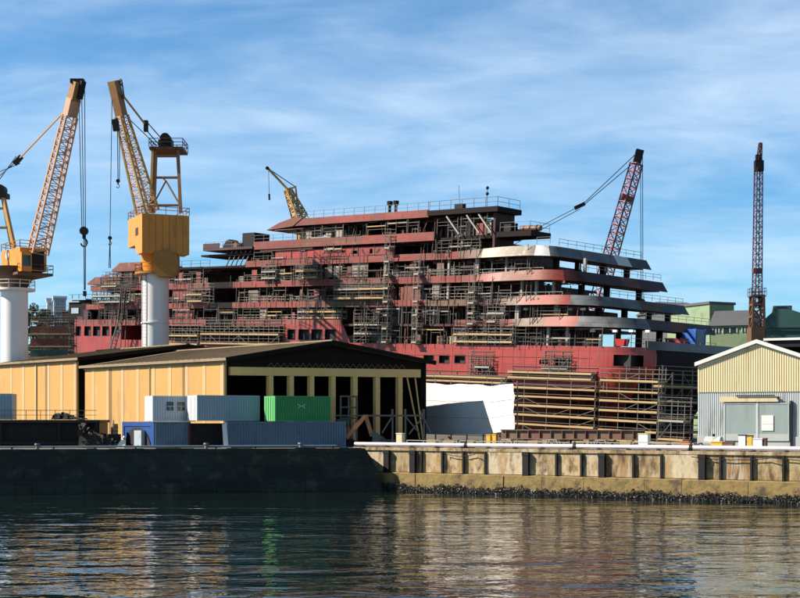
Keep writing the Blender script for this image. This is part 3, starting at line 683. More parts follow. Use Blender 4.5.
scaffold('tall grey scaffold with diagonal braces filling the two deck gap mid ship', T(353), T(389), .2, 1.6, [0,1.2,2.5,3.8,5.2], boards='plankgrey', skip=.5, seed=1)
scaffold('slim ladder like scaffold tower left of the pale panel, crossing all upper decks', T(386), T(391), -.9, .0, [0,1.9,3.8,5.7,7.6,9.5,11.4,13.3,15.2], pitch=.9, boards='plankgrey', seed=2, th=.07)
scaffold('slim scaffold tower mid ship reaching from the hull to the second canopy', T(416), T(421), -.9, .0, [0,1.9,3.8,5.7,7.6,9.5,11.4], pitch=.9, boards='plankgrey', seed=3, th=.07)
scaffold('short ladder scaffold tower below the pale grey canopy', T(471), T(477), -.9, .0, [2.6,4,5.4,6.8,8.4], pitch=.9, boards='plankgrey', seed=4, th=.07)
scaffold('yellow boarded scaffold above the row of four hull windows', T(297), T(341), .0, 1.0, [3.5,4.4,5.3], seed=5, pitch=1.8)
scaffold('scaffold with yellow boards in the open promenade left of the four hull windows', T(206), T(284), -1.1, -.1, [-.6,.9,2.3], seed=6)
scaffold('scaffold with pale boards right of the orange crane column', T(172), T(203), -1.1, -.1, [-.8,.6,1.9], seed=7, boards='plank')
scaffold('grey rails scaffold with one long yellow board on the third deck', T(336), T(386), -.7, .0, [6.3,7.6,8.3], seed=8, diag=False, pitch=2.8)
scaffold('low scaffold stacked with boards on the main deck below the red and ochre band', T(455), T(514), -.3, .8, [.2,1.2,2.1], seed=9)
scaffold('small scaffold under the upper band near the tall red side screen', T(297), T(318), -.7,.2, [9.5,10.5,11.3], seed=10, skip=.4, pitch=1.5)
scaffold('small grey scaffold standing beside the pale partition on the upper deck', T(262), T(276), -.5,.2, [9.6,10.6,11.5], seed=12, skip=.3, boards='plankgrey', pitch=1.3)
scaffold('small board scaffold between deck bands over the dark recess edge', T(190), T(212), -.8, 0, [6.2,7.3,8.2], seed=13, skip=.2, pitch=1.6)
scaffold('board scaffold on the upper left decks behind the crane hook', T(95), T(132), -.8, 0, [6.3,7.3,8.3], seed=14, skip=.25, boards='plankgrey')
scaffold('small scaffold against the bulwark left of the crane column base', T(104), T(134), -.8, 0, [9.0,9.8,10.7], seed=24, skip=.3, boards='plankgrey', tube='scafdk')
scaffold('grey scaffold frame on the first deck under the ochre band', T(488), T(505), -.3, .8, [2.9,4,5], seed=15, boards='plankgrey', pitch=1.2, skip=.3)
scaffold('dark scaffold hung with brown boards on the bow end of the ship', TL-15, TL-.4, 1, 9, [-9,-7,-5,-3,-1,1,3,5], tube='scafdk', boards='plankgrey', seed=16, skip=.35, pitch=2.4)
scaffold('grey scaffold frame inside the open bay left of the small hull opening', T(472), T(494), -.7, -.05, [-4.6,-3.2,-1.9], seed=17, boards='plankgrey', skip=.3, pitch=1.5)
scaffold('scaffold frame around the ragged square opening in the hull side', T(546), T(572), -.7, -.05, [-4.4,-3.1,-1.7], seed=18, boards='plankgrey', skip=.5, pitch=1.5)
# big staging round the stern and side
S1 = scaffold('big board staging along the lower red hull side behind the quay', T(513), 44.6, -2.0, -.25, [-13.2,-11.6,-10.4,-9.2,-8.0,-6.8,-5.7,-5.0], seed=19, pitch=3.3, yel=1, skip=.02)
scaffold('board staging round the stern corner of the red hull', 45.0, 53.4, -1.6, -.1, [-13.0,-11.7,-10.5,-9.3,-8.1,-6.9,-5.7,-4.4,-3.3], seed=20, pitch=2.8, yel=1, skip=.02)
scaffold('low end bay of the staging beyond the stern corner', 53.7, 57.2, -1.8, -.4, [-13,-11.2,-9.0,-7.0], seed=21, pitch=1.7, skip=.1)
ST = SM@Matrix.Translation((51.6,2.0,KEEL))@Matrix.Rotation(math.pi/2,4,'Z')
scaffold('board staging across the shaded end of the ship beside the cream warehouse', 0, 12, 0, 1.3, [-12.5,-10.6,-8.7,-6.8,-4.9,-3.2], boards='plank', yel=.9, pitch=2.4, skip=.1, seed=22, M0=ST)
scaffold('scaffold with dark bays between white tarpaulin and the big staging', T(503), T(512), -2.0, -.6, [-12,-9.8,-7.4,-5.2], seed=23, boards='plankgrey', pitch=1.2, skip=.3)

NB = [o for o in C.objects if o.get('label','').startswith('dark scaffold hung')][0]
for (a,b_,w0,w1) in ((1,8,0,5.5),(7,14,3,10),(9.5,14.4,9.5,14.2),(2,9,7,11)):
    f = MB(); f.box(a,b_,.15,.2,w0,w1); f.build('debris_net', M['darkship'], NB)
scaffold('single narrow walkway of boards along the hull above the white tarpaulin', T(424), T(512), -1.0, -.1, [-5.2,-4.6], seed=41, pitch=3, yel=1, diag=False)
scaffold('upper board walkway on the hull side between small opening and stern corner', T(514), 43.3, -1.0, -.1, [-4.4,-3.7], seed=42, pitch=3, yel=1, diag=False)
# gangway stair beside the crane column
t = thing('gangway', 'dark steep stair gangway climbing the red hull beside the crane column', 'gangway', M=SM@Matrix.Translation((T(121),-2.4,-2+KEEL)))
L_ = T(136)-T(121)
for y in (0,.9):
    f = MB(); f.bar((0,y,0),(L_*.55,y,5.2),.14,.3); f.bar((L_*.55,y,5.2),(L_*.7,y,10.8),.14,.3); f.bar((L_*.1,y,0),(L_*.1,y,6),.1); f.bar((L_*.75,y,0),(L_*.75,y,11.5),.12); f.build('stringer', M['scafdk'], t)
f = MB()
for k in range(18):
    z = k*.6; x = L_*.55*z/5.2 if z < 5.2 else L_*(.55+.15*(z-5.2)/5.6); f.box(x-.12,x+.12,.05,.85,z,z+.05)
f.build('treads', M['scafdk'], t)

# loose things lying on the decks
def small(name, cat, label, group, spots, makers):
    proto = None
    for (t_,v_,w_) in spots:
        if proto is None:
            proto = thing(name, label, cat, M=SM@Matrix.Translation((t_,v_,w_+KEEL)), group=group)
            for nm,mb,m in makers(): mb.build(nm, M[m], proto)
        else:
            c = dup(proto); c.matrix_world = SM@Matrix.Translation((t_,v_,w_+KEEL))
def crate():
    b = MB(); b.box(-.6,.6,-.5,.5,.1,1.0); l = MB(); l.box(-.64,.64,-.54,.54,1.003,1.1); f = MB(); [f.box(x-.1,x+.1,-.5,.5,0,.098) for x in (-.45,.45)]
    return [('body',b,'plankgrey'),('lid',l,'plank'),('skid',f,'tan')]
def drum():
    b = MB(); b.tube((0,0,0),(0,0,1.15),.42,n=12); r = MB(); [r.tube((0,0,z-.03),(0,0,z+.03),.45,n=12) for z in (.3,.85)]
    return [('shell',b,'ochre'),('hoop',r,'brown')]
def lamp():
    b = MB(); b.bar((0,0,0),(0,0,1.9),.08); h = MB(); h.box(-.3,.3,-.2,.1,1.85,2.15)
    return [('stand',b,'scaf'),('lamp_head',h,'white')]
ww = lambda xs,lv,dv=.6,dw=0: [(T(x),dv+rnd.uniform(0,1),LV[lv]+dw) for x in xs]
small('crate','crate','pale timber crate left on an open deck edge of the ship','crates on the ship decks', ww((330,345,378,452,462),0)+ww((392,424,446,505),3,.4,.62)+ww((304,322,335),5,.3,.7)+ww((416,),2,.5,.6), crate)
small('steel_drum','drum','ochre steel drum standing on the main deck edge of the ship','drums on the ship main deck', ww((544,558,440,436),0,.3), drum)
small('work_lamp','work lamp','small white headed work lamp standing on a ship deck','work lamps on the ship decks', ww((586,608,627,640),0,.8)+ww((498,520),1,.5)+ww((560,575),1,1.2), lamp)
# ventilator posts and masts on the top roof
t = thing('roof_ventilator', 'pair of dark ventilators standing on the top red roof edge', 'ventilator', M=SM@Matrix.Translation((T(378),1.5,LV[6]+.1+KEEL)))
for x in (0,1.2):
    f = MB(); f.tube((x,0,0),(x,0,1.9),.22,n=8); f.tube((x,0,1.9),(x,0,2.5),.42,n=8); f.build('vent_pipe', M['black'], t)
t = thing('signal_mast', 'thin mast with two black balls above the bridge roof', 'mast', M=SM@Matrix.Translation((T(468),3,LV[6]+.55+KEEL)))
f = MB(); f.bar((0,0,0),(0,0,3.2),.08); f.build('pole', M['rail'], t)
for z in (2.3,3.1):
    f = MB(); f.tube((0,0,z-.22),(0,0,z),.12,.24,8).tube((0,0,z),(0,0,z+.22),.24,.12,8); f.build('ball', M['black'], t)
t = thing('whip_aerial', 'thin leaning whip aerial on the left end of the bridge roof', 'aerial', M=SM@Matrix.Translation((T(446),2,LV[6]+.55+KEEL)))
f = MB(); f.bar((0,0,0),(-.4,0,3.6),.06); f.build('rod', M['rail'], t); f = MB(); f.box(-.7,.7,-.4,.4,0,1.0); f.build('foot_box', M['black'], t)
t = thing('rolled_net', 'rusty brown roll lying on the black platform right of the bridge', 'roll', M=SM@Matrix.Translation((T(508),2.0,LV[5]+.26+KEEL)))
f = MB(); f.tube((0,0,.5),(3.2,0,.45),.42,.38,9); f.build('roll', M['ochre'], t)
for x in (.6,1.6,2.7):
    f = MB(); f.tube((x-.06,0,.48),(x+.06,0,.48),.45,n=9); f.build('strap', M['black'], t)
t = thing('winch', 'black winch gear beside the rusty brown roll on the bridge platform', 'winch', M=SM@Matrix.Translation((T(499),1.5,LV[5]+.26+KEEL)))
f = MB(); f.tube((0,-.5,.7),(0,.8,.7),.5,n=10); f.build('drum', M['black'], t); f = MB(); f.box(-.6,.6,-.5,.8,0,.12).box(-.6,.6,-.6,-.498,0,1.3).box(-.6,.6,.798,.9,0,1.3); f.build('frame', M['black'], t); f = MB(); f.bar((.2,0,.7),(-.3,0,2.2),.2); f.build('lever', M['black'], t)
t = thing('deck_machinery', 'black machinery bundle lying on the projecting left bridge wing', 'machinery', M=SM@Matrix.Translation((T(214),1,LV[5]+.03+KEEL)))
f = MB(); f.prism([(0,0,0),(4.5,0,0),(4.2,0,.7),(2.8,0,.8),(1.8,0,1.5),(1.0,0,1.3),(.4,0,.6)],(0,1.6,0)); f.build('body', M['black'], t); f = MB(); f.tube((3.3,-.05,.5),(3.3,1.7,.5),.5,n=10); f.build('drum', M['brown'], t)
# struts under the wing
t = thing('prop_frame', 'row of raking props holding up the left bridge wing', 'props', M=SM@Matrix.Translation((T(222),.4,LV[4]+KEEL)))
for k in range(5):
    f = MB(); f.bar((k*1.1,0,0),(k*1.1+1.4,0,2.3),.16); f.build('prop', M['scaf'], t)
# stern deck: blue box, small blue box, red skip
def site_box(name, label, cat, t_, v_, w_, lx, ly, lz, m, wheels=False):
    t = thing(name, label, cat, M=SM@Matrix.Translation((t_,v_,w_+KEEL)))
    b = MB(); b.box(0,lx,0,ly,.25,lz); b.build('body', M[m], t)
    f = MB()
    for x in (0,lx): 
        for y in (0,ly): f.box(x-.06,x+.06,y-.06,y+.06,0,lz+.05)
    f.build('corner_post', M[m], t)
    f = MB(); f.box(lx-.0,lx+.05,.3,ly-.3,.4,lz-.2); f.build('door', M['cnavy'], t)
    if wheels:
        for x in (.5,lx-.5):
            f = MB(); f.tube((x,-.2,.1),(x,-.05,.1),.3,n=10); f.build('wheel', M['black'], t)
    return t
site_box('site_box','tall bright blue site box standing at the far stern deck edge of the ship','site box', 45.6,16.6,0,1.9,2.6,3.0,'boxblue',True)
t = thing('skip','red waste skip on the stern deck left of the tall blue box','skip', M=SM@Matrix.Translation((45.2,12.9,KEEL)))
f = MB(); f.hexa([(.3,0,.15),(2.2,0,.15),(2.2,1.6,.15),(.3,1.6,.15),(0,-.1,1.5),(2.5,-.1,1.5),(2.5,1.7,1.5),(0,1.7,1.5)]); f.build('bin', M['boxred'], t)
f = MB(); f.box(-.05,2.55,-.16,1.76,1.503,1.6); f.build('rim', M['maroon'], t)
t = thing('skip','small red bin at the main deck edge in front of the stern columns','skip', M=SM@Matrix.Translation((45.2,1.0,KEEL)))
f = MB(); f.hexa([(.2,0,.1),(1.3,0,.1),(1.3,1.0,.1),(.2,1.0,.1),(0,-.1,1.0),(1.5,-.1,1.0),(1.5,1.1,1.0),(0,1.1,1.0)]); f.build('bin', M['boxred'], t)

# ------------------------------------------------------------------ cranes
def lattice(mb, p0, p1, w0, w1, n, ang=.7, r=.12, rb=.06, mb2=None):
    p0,p1 = Vector(p0),Vector(p1); d = (p1-p0).normalized()
    a = d.cross(Vector((0,1,0))).normalized(); b = d.cross(a).normalized()
    c,s = math.cos(ang),math.sin(ang); a,b = a*c+b*s, b*c-a*s
    def cor(i,k):
        f = i/n; w_ = (w0+(w1-w0)*f)/2; o = [(1,1),(1,-1),(-1,-1),(-1,1)][k]
        return p0.lerp(p1,f)+a*o[0]*w_+b*o[1]*w_
    mb2 = mb2 or mb
    for k in range(4): mb.bar(cor(0,k),cor(n,k),r*2)
    for i in range(n):
        for k in range(4):
            k2 = (k+1)%4
            mb2.bar(cor(i,k),cor(i,k2),rb*2)
            if i%2: mb2.bar(cor(i,k),cor(i+1,k2),rb*2)
            else: mb2.bar(cor(i,k2),cor(i+1,k),rb*2)
    for k in range(4): mb2.bar(cor(n,k),cor(n,(k+1)%4),rb*2)
def ring_rail(mb, pts, h=1.1, th=.07, step=1.6, closed=True):
    pts = [Vector(p) for p in pts]
    for a,b in zip(pts, pts[1:]+(pts[:1] if closed else [])):
        n = max(1,int((b-a).length/step))
        for i in range(n+1): x = a.lerp(b,i/n); mb.bar(x,x+Vector((0,0,h)),th)
        for z in (.55,1): mb.bar(a+Vector((0,0,h*z)),b+Vector((0,0,h*z)),th)
def hookset(t, p, size=1.0, m='black'):
    f = MB(); f.tube((p[0],p[1]-.25*size,p[2]),(p[0],p[1]+.25*size,p[2]),.62*size,n=10); f.bar(p,p-Vector((0,0,1.1*size)),.4*size); f.build('hook_block', M[m], t)
    f = MB(); q = p-Vector((0,0,1.1*size)); pts = [q+Vector((.45*size*math.sin(a),0,-.55*size+.55*size*math.cos(a))) for a in [x*.5 for x in range(10)]]
    f.path(pts,.12*size,6); f.build('hook', M[m], t)
YC = 205
# --- right hand crane (orange house on white column)
bs = P(155.5,420,YC); bs.z = GZ
def l2(px,py,dy=0): return P(px,py,YC+dy)-bs
t = thing('dock_crane', 'orange dock crane with big boxy house on a white column, its boom leaning left', 'crane', bs, group='white column dock cranes')
zt = l2(155,275).z
f = MB(); f.tube((0,0,0),(0,0,zt),2.0,1.95,28); f.build('column', M['whitecol'], t)
f = MB(); f.tube((0,0,zt+.001),(0,0,zt+.35),3.0,n=20); ring_rail(f, [(3.0*math.cos(a*.5236),3.0*math.sin(a*.5236),zt+.35) for a in range(12)],1.2,.09)
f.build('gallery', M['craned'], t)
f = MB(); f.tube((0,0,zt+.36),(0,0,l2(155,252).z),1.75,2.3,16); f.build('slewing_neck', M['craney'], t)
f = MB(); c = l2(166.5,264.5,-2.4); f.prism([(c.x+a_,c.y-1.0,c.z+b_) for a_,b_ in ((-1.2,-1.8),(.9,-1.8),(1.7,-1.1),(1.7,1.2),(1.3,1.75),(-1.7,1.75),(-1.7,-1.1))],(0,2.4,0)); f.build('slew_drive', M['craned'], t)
ca,sa = math.cos(R(25)),math.sin(R(25)); ea,eb = Vector((ca,sa,0)),Vector((-sa,ca,0))
f = MB()
for z in (3,10,17): f.tube((0,0,z),(0,0,z+.18),2.12,n=28)
f.build('flange', M['whitecol'], t)
f = MB()
for dx in (-.25,.25): f.bar((-1.3+dx,-1.75,0),(-1.3+dx,-1.75,zt),.07)
for k in range(int(zt/.5)): f.bar((-1.55,-1.75,.4+k*.5),(-1.05,-1.75,.4+k*.5),.05)
f.build('ladder', M['scaf'], t)
o_ = l2(142,252.5,-4); zb = o_.z; ztp = l2(142,213,-4).z; z2 = l2(142,242,-4).z
f = MB(); f.prism([o_, o_+eb*2.8, o_+eb*4.2+V(0,0,z2-zb), o_+eb*8, o_+eb*8+V(0,0,ztp-z2*1.0) if False else V(*(o_+eb*8).xy,z2), V(*(o_+eb*8).xy,ztp), V(*o_.xy,ztp)][0:3]+[V(*(o_+eb*8).xy,z2),V(*(o_+eb*8).xy,ztp),V(*o_.xy,ztp)], ea*7.0)
house = f.build('machinery_house', M['craney'], t)
f = MB()
for k in range(1,7): f.obox(V(*(o_+ea*k).xy,zb+.2)-eb*.03, ea*.07, eb*.03, V(0,0,ztp-zb-.4))
f.build('seam', M['craned'], house)
f = MB(); q = V(*(o_+ea*1.2).xy,zb+3.0)-eb*.04; 
f.obox(V(*(o_+eb*2.2).xy,zb+2.8)-ea*.04, eb*1.4, ea*.04, V(0,0,1.1)); f.build('window', M['void'], house)
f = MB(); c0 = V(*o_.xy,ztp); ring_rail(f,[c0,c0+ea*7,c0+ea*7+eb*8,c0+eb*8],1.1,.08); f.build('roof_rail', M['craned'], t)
# A frame
cen = c0+ea*3.6+eb*4; 
def crossfr(name, feet, tops, m, rungs, w_=.42):
    f = MB()
    for a,b in zip(feet,tops): f.bar(a,b,w_)
    for r_ in rungs:
        q = [a.lerp(b,r_) for a,b in zip(feet,tops)]
        for i in range(4): f.bar(q[i],q[(i+1)%4],.3)
    return f
ft = [l2(152.5,213,-1),l2(180.5,213,-1),l2(181,213,4),l2(154,213,4)]; tp = [l2(155,150,0),l2(178,150,0),l2(177.5,150,3),l2(156,150,3)]
f = crossfr('a',ft,tp,'brown',(.12,.56,.9)); f.bar(ft[0].lerp(tp[0],.12),l2(166,181,-.5),.22); f.bar(ft[1].lerp(tp[1],.12),l2(166,181,-.5),.22); f.bar(l2(166,181,-.5),ft[0].lerp(tp[0],.56)+V(1.2,0,0),.2)
f.build('gantry_frame', M['boomhead'], t)
lit = MB(); lit.bar(ft[0]+V(-.3,-.15,0),tp[0]+V(-.3,-.15,0),.34); lit.build('lit_leg_edge', M['boomy'], t)  # yellow bar paints the sunlit left edge of the frame leg
f = MB(); z_ = l2(165,150).z; a = l2(149,150,-.8); f.box(a.x,l2(183.5,150).x,a.y,a.y+5,z_,z_+.35); ring_rail(f,[(a.x,a.y,z_+.35),(l2(183.5,150).x,a.y,z_+.35),(l2(183.5,150).x,a.y+5,z_+.35),(a.x,a.y+5,z_+.35)],1.2,.09); f.build('top_platform', M['brown'], t)
f = MB(); q = l2(166,142,.5); f.box(q.x-1.0,q.x+1.0,q.y-.8,q.y+.8,z_+.36,z_+1.5); f.tube((q.x,q.y-.9,z_+1.7),(q.x,q.y+.9,z_+1.7),.75,n=12); f.build('sheave_block', M['black'], t)
# boom
f = MB(); g_ = MB(); p0,p1 = l2(147.5,212,-2),l2(121.5,116,-6); lattice(f,p0,p1,2.3,1.25,17,.75,.14,.045,g_); f.build('boom_chords', M['boomy'], t); g_.build('boom_lacing', M['boomp'], t)
f = MB(); p2 = l2(113.5,81,-7.4); f.bar(p1,p2,1.35,1.15); f.build('boom_head', M['boomhead'], t)
f = MB(); q = l2(119.5,84,-7.4); f.bar(p2.lerp(p1,.1)+V(.5,0,.2),q+V(.3,0,.6),.3); f.bar(p1.lerp(p2,.55)+V(.6,0,0),l2(123.5,97,-7),.5); f.bar(l2(122,82,-7.3),l2(124,97,-7.2),.18); f.bar(l2(119,81,-7.3),l2(122,86,-7.3),.16); f.build('head_bracket', M['brown'], t)
f = MB(); f.bar(p1+V(-.9,0,-.5),l2(116.5,131,-6),.9,.6); f.build('side_sheave', M['black'], t)
blk = l2(146,125.5,-3); r_ = .055
f = MB(); f.bar(l2(124,97,-7),blk,.2); f.build('luffing_pendant', M['boomy'], t)
f = MB(); f.box(blk.x-.3,blk.x+.3,blk.y-.3,blk.y+.3,blk.z-.9,blk.z+.7); f.build('luffing_block', M['black'], t)
f = MB(); top = l2(164,146,.5)
for dx in (-.3,.3): f.bar(blk+V(dx,0,dx),top+V(dx,0,dx),r_*2)
f.bar(l2(127,117,-5),l2(157,146,0),r_*1.6); f.build('luffing_rope', M['rope'], t)
f = MB(); h1 = l2(118,181,-6); a = l2(117.5,131,-6); f.bar(a,h1,r_*1.8); f.bar(a+V(.3,0,0),h1+V(.2,0,0),r_*1.8); f.build('hoist_rope', M['rope'], t); hookset(t,h1,.45)
f = MB(); h2 = l2(110,238,-7); a = l2(112,100,-7.3); f.bar(a,h2,r_*1.5); f.bar(h2,l2(109,268,-7),r_*1.8); f.bar(h2,l2(110.5,268,-7),r_*1.8); f.build('hoist_rope', M['rope'], t); hookset(t,h2,.45)

# --- left hand crane
YC = 198
bs = P(14.5,420,YC); bs.z = GZ
t = thing('dock_crane', 'brown orange dock crane at the left edge, its pink lattice boom leaning right', 'crane', bs, group='white column dock cranes')
zt = l2(14,291).z
f = MB(); f.tube((0,0,0),(0,0,zt),1.9,1.85,28); f.build('column', M['whitecol'], t)
f = MB(); f.tube((0,0,zt+.001),(0,0,zt+.3),2.9,n=16); ring_rail(f, [(2.9*math.cos(a*.5236),2.9*math.sin(a*.5236),zt+.3) for a in range(12)],1.1,.09); f.build('gallery', M['white'], t)
f = MB(); f.tube((0,0,zt+.31),(0,0,l2(14,268).z),1.7,3.6,12); f.build('slewing_neck', M['brown'], t)
ca,sa = math.cos(R(38)),math.sin(R(38)); ea,eb = Vector((ca,sa,0)),Vector((-sa,ca,0))
o_ = l2(20,270,-4); ztp = l2(20,247,-4).z
f = MB(); f.obox(o_, ea*3.9, eb*6.6, V(0,0,ztp-o_.z)); house = f.build('machinery_house', M['craney'], t)
f = MB(); f.obox(o_-eb*.06+ea*1.6+V(0,0,.2), ea*1.9, eb*.05, V(0,0,2.6)); f.build('louvre', M['black'], house)
f = MB(); c = o_+eb*4.3+V(0,0,2.4)-ea*.03; f.tube(c,c-ea*.06,.55,n=14); f.build('porthole', M['white'], house)
f = MB(); f.obox(o_-eb*1.0-ea*.2+V(0,0,-.2), ea*1.5, eb*.97, V(0,0,2.6)); cab = f.build('cab', M['craney'], t)
f = MB(); f.obox(o_-eb*1.04+V(0,0,.5), ea*1.1, eb*.03, V(0,0,1.5)); f.build('window', M['glass'], cab)
f = MB(); f.obox(o_-eb*.4-ea*.5+V(0,0,-.6), ea*5.2, eb*7.6, V(0,0,.35)); q=o_-eb*.4-ea*.5+V(0,0,-.25); ring_rail(f,[q,q+ea*5.2,q+ea*5.2+eb*7.6],1.1,.08,closed=False); f.build('walkway', M['brown'], t)
f = MB(); q=V(*o_.xy,ztp); ring_rail(f,[q,q+ea*3.9,q+ea*3.9+eb*6.6,q+eb*6.6],1.0,.08); f.build('roof_rail', M['craned'], t)
ft = [l2(-14,247,-1),l2(14,247,-1),l2(12,247,3),l2(-12,247,3)]; tp = [l2(-3,192,0),l2(2,192,0),l2(2,192,1.5),l2(-3,192,1.5)]
f = crossfr('a',ft,tp,'brown',(.35,.7),.5); f.build('gantry_frame', M['boomy'], t)
f = MB(); q = l2(1,190,.5); f.tube((q.x,q.y-.9,q.z),(q.x,q.y+.9,q.z),.7,n=12); f.box(q.x-1.2,q.x+1.0,q.y-1,q.y+1,q.z-1.2,q.z-.5); f.build('sheave_block', M['black'], t)
f = MB(); g_ = MB(); p0,p1 = l2(38,252,-3),l2(70,116,-8); lattice(f,p0,p1,2.2,1.55,22,.62,.12,.045,g_); f.build('boom_chords', M['boomp'], t); g_.build('boom_lacing', M['boomp'], t)
f = MB(); p2 = l2(77.5,82,-9.2); f.bar(p1,p1.lerp(p2,.5),1.6,1.2); f.build('boom_neck', M['boomp'], t); f = MB(); f.bar(p1.lerp(p2,.45),p2,1.35,1.3); f.build('boom_head', M['boomhead'], t)
f = MB(); f.bar(p1.lerp(p2,.5)+V(.7,-.2,0),p2+V(.7,-.2,.1),.75,.9); f.box(p2.x-.9,p2.x+.9,p2.y-.5,p2.y+.5,p2.z-.2,p2.z+.35); f.build('head_sheaves', M['black'], t)
blk = l2(18,160,-3)
f = MB(); f.bar(l2(64,112,-8),blk,.17); f.bar(l2(72,88,-9),l2(64,112,-8),.2); f.build('luffing_pendant', M['boomy'], t)
f = MB(); f.bar(blk+V(-.5,0,-.6),blk+V(.5,0,.5),.6); f.build('luffing_block', M['black'], t)
f = MB(); 
for dx in (-.5,0,.5): f.bar(blk+V(dx*.5,0,-dx),l2(0,190,.5)+V(-1,0,dx*2+1.2),r_*1.7)
f.build('luffing_rope', M['rope'], t)
f = MB(); hk = l2(84,231,-9)
for dx in (-.45,-.05,.35): f.bar(l2(82,88,-9)+V(dx,0,0),hk+V(dx*.6,0,0),r_*1.6)
f.bar(hk,l2(84.3,290,-9),r_*2); f.bar(hk+V(.2,0,0),l2(85.3,290,-9),r_*2); f.build('hoist_rope', M['rope'], t); hookset(t,hk,.95)
f = MB(); q = l2(84.8,291,-9); f.bar(q,q-V(0,0,.7),.4); f.build('lifting_shackle', M['black'], t)

# --- small yellow crane standing behind the ship
YB = 262; bs = P(301,420,YB); bs.z = GZ
def lb(px,py,dy=0): return P(px,py,YB+dy)-bs
t = thing('jib_crane', 'small pale yellow jib crane rising behind the top roof, hook hanging left', 'crane', bs)
f = MB(); f.tube((0,0,0),lb(301,222),.9,n=10); f.build('mast', M['boomy'], t)
f = MB(); a,b_ = lb(300,218),lb(287.5,189); lattice(f,a+V(0,.5,0),b_+V(0,.5,0),2.2,1.0,7,.5,.15,.09); f.build('lower_jib', M['boomy'], t)
f = MB(); f.bar(b_+V(0,.5,0),lb(267.5,168,.5),.5,.4); f.build('jib', M['boomy'], t)
f = MB(); f.bar(b_+V(0,.5,0),lb(295.5,187,.5),.25); f.bar(lb(295.5,186,.5),lb(299,214,.5),.3); f.bar(lb(291,197,.5),lb(309,218,.5),.12); f.build('strut', M['boomy'], t)
f = MB(); f.bar(lb(295.5,187,.5),lb(268,168.5,.5),.16); f.build('stay', M['brown'], t)
f = MB(); f.tube(lb(267.3,168.2,0),lb(267.3,168.2,1),.35,n=10); f.build('head_sheave', M['black'], t)
f = MB(); f.bar(lb(268.5,168,.5),lb(269.2,194,.5),.08); f.build('hoist_rope', M['rope'], t)
f = MB(); f.bar(lb(269.2,194,.5),lb(269.4,200,.5),.32); f.build('hook_block', M['black'], t)

# --- lattice boom crawler crane behind the stern
YB = 236; bs = P(560,420,YB); bs.z = GZ
t = thing('crawler_crane', 'dark red lattice boom crane behind the canopies, leaning right with hoist ropes', 'crane', bs)
f = MB(); g_ = MB(); foot = V(.5,0,2.2); p1 = lb(636.5,164); lattice(f,foot,p1,2.3,1.5,34,.65,.11,.07,g_); f.build('boom_chords', M['boommar'], t); g_.build('boom_lacing', M['boomred'], t)
f = MB(); f.bar(p1,lb(640,150),1.3,1.0); f.build('boom_head', M['black'], t)
for a,b_ in ((.06,.07),(.62,.645),(.86,.875)):
    f = MB(); f.bar(foot.lerp(p1,a),foot.lerp(p1,b_),1.9); f.build('boom_joint', M['boommar'], t)
blk = lb(580,206); mast = lb(495,250)
f = MB(); f.bar(lb(638,152),blk+V(.8,0,.6),.13); f.bar(lb(637,160),blk+V(.8,0,.3),.13)
f.bar(blk,mast,.10); f.bar(blk+V(0,0,-.5),mast+V(0,0,-.8),.10); f.build('luffing_rope', M['rope'], t)
f = MB(); f.bar(blk+V(-.9,0,-.4),blk+V(.8,0,.4),.6); f.build('luffing_block', M['black'], t)
f = MB(); f.bar(mast,V(-1.5,0,2.5),.5); f.build('back_mast', M['boommar'], t)
f = MB(); f.bar(lb(640.5,152),lb(641,300),.10); f.bar(lb(642.5,152),lb(643,300),.10); f.build('hoist_rope', M['rope'], t); hookset(t,lb(642,302),.9)
f = MB(); f.box(-6,1.5,-1.7,1.7,1.6,4.0); f.build('machinery_house', M['boommar'], t)
for y in (-2.6,1.6):
    f = MB(); f.prism([(-4,y,.2),(3,y,.2),(3.6,y,.8),(3,y,1.4),(-4,y,1.4),(-4.6,y,.8)],(0,1,0)); f.build('track', M['black'], t)

# --- tower with steep boom at the right
YB = 170; bs = P(757,420,YB); bs.z = GZ
t = thing('tower_crane', 'slender maroon lattice tower on a rusty braced portal behind the cream warehouse', 'tower', bs)
f = MB(); g_ = MB(); lattice(f,lb(757,308),lb(758.5,168),.86,.72,26,0.25,.055,.026,g_); f.build('tower_chords', M['boommar'], t); g_.build('tower_lacing', M['boommar'], t)
f = MB(); lattice(f,lb(758.5,168),lb(760.5,143),.55,.28,6,.25,.05,.03); f.build('tower_top', M['boommar'], t)
f = MB(); q = lb(759,164); f.box(q.x-.55,q.x+.5,q.y-.4,q.y+.4,q.z-.9,q.z+.4); f.box(q.x-.4,q.x+.2,q.y-.3,q.y+.3,q.z+.4,q.z+1.1); f.build('head_sheaves', M['black'], t)
f = MB(); q = lb(757,271); f.box(q.x-.5,q.x+.5,q.y-.45,q.y+.45,q.z-.3,q.z+.3); f.build('tower_joint', M['boommar'], t)
ft = [V(-1.0,-1,0),V(.95,-1,0),V(.95,1,0),V(-1.0,1,0)]; zz_ = lb(757,296).z; tp = [V(-.62,-.8,zz_),V(.62,-.8,zz_),V(.62,.8,zz_),V(-.62,.8,zz_)]
f = MB()
for a,b_ in zip(ft,tp): f.bar(a,b_,.26)
for r__ in (.70,.78,.86,.94,1.0):
    q = [a.lerp(b_,r__) for a,b_ in zip(ft,tp)]
    for i in range(4): f.bar(q[i],q[(i+1)%4],.24)
    q2 = [a.lerp(b_,r__-.08) for a,b_ in zip(ft,tp)]
    for i in range(4): f.bar(q2[i],q[(i+1)%4],.16)
f.build('portal_frame', M['brown'], t)
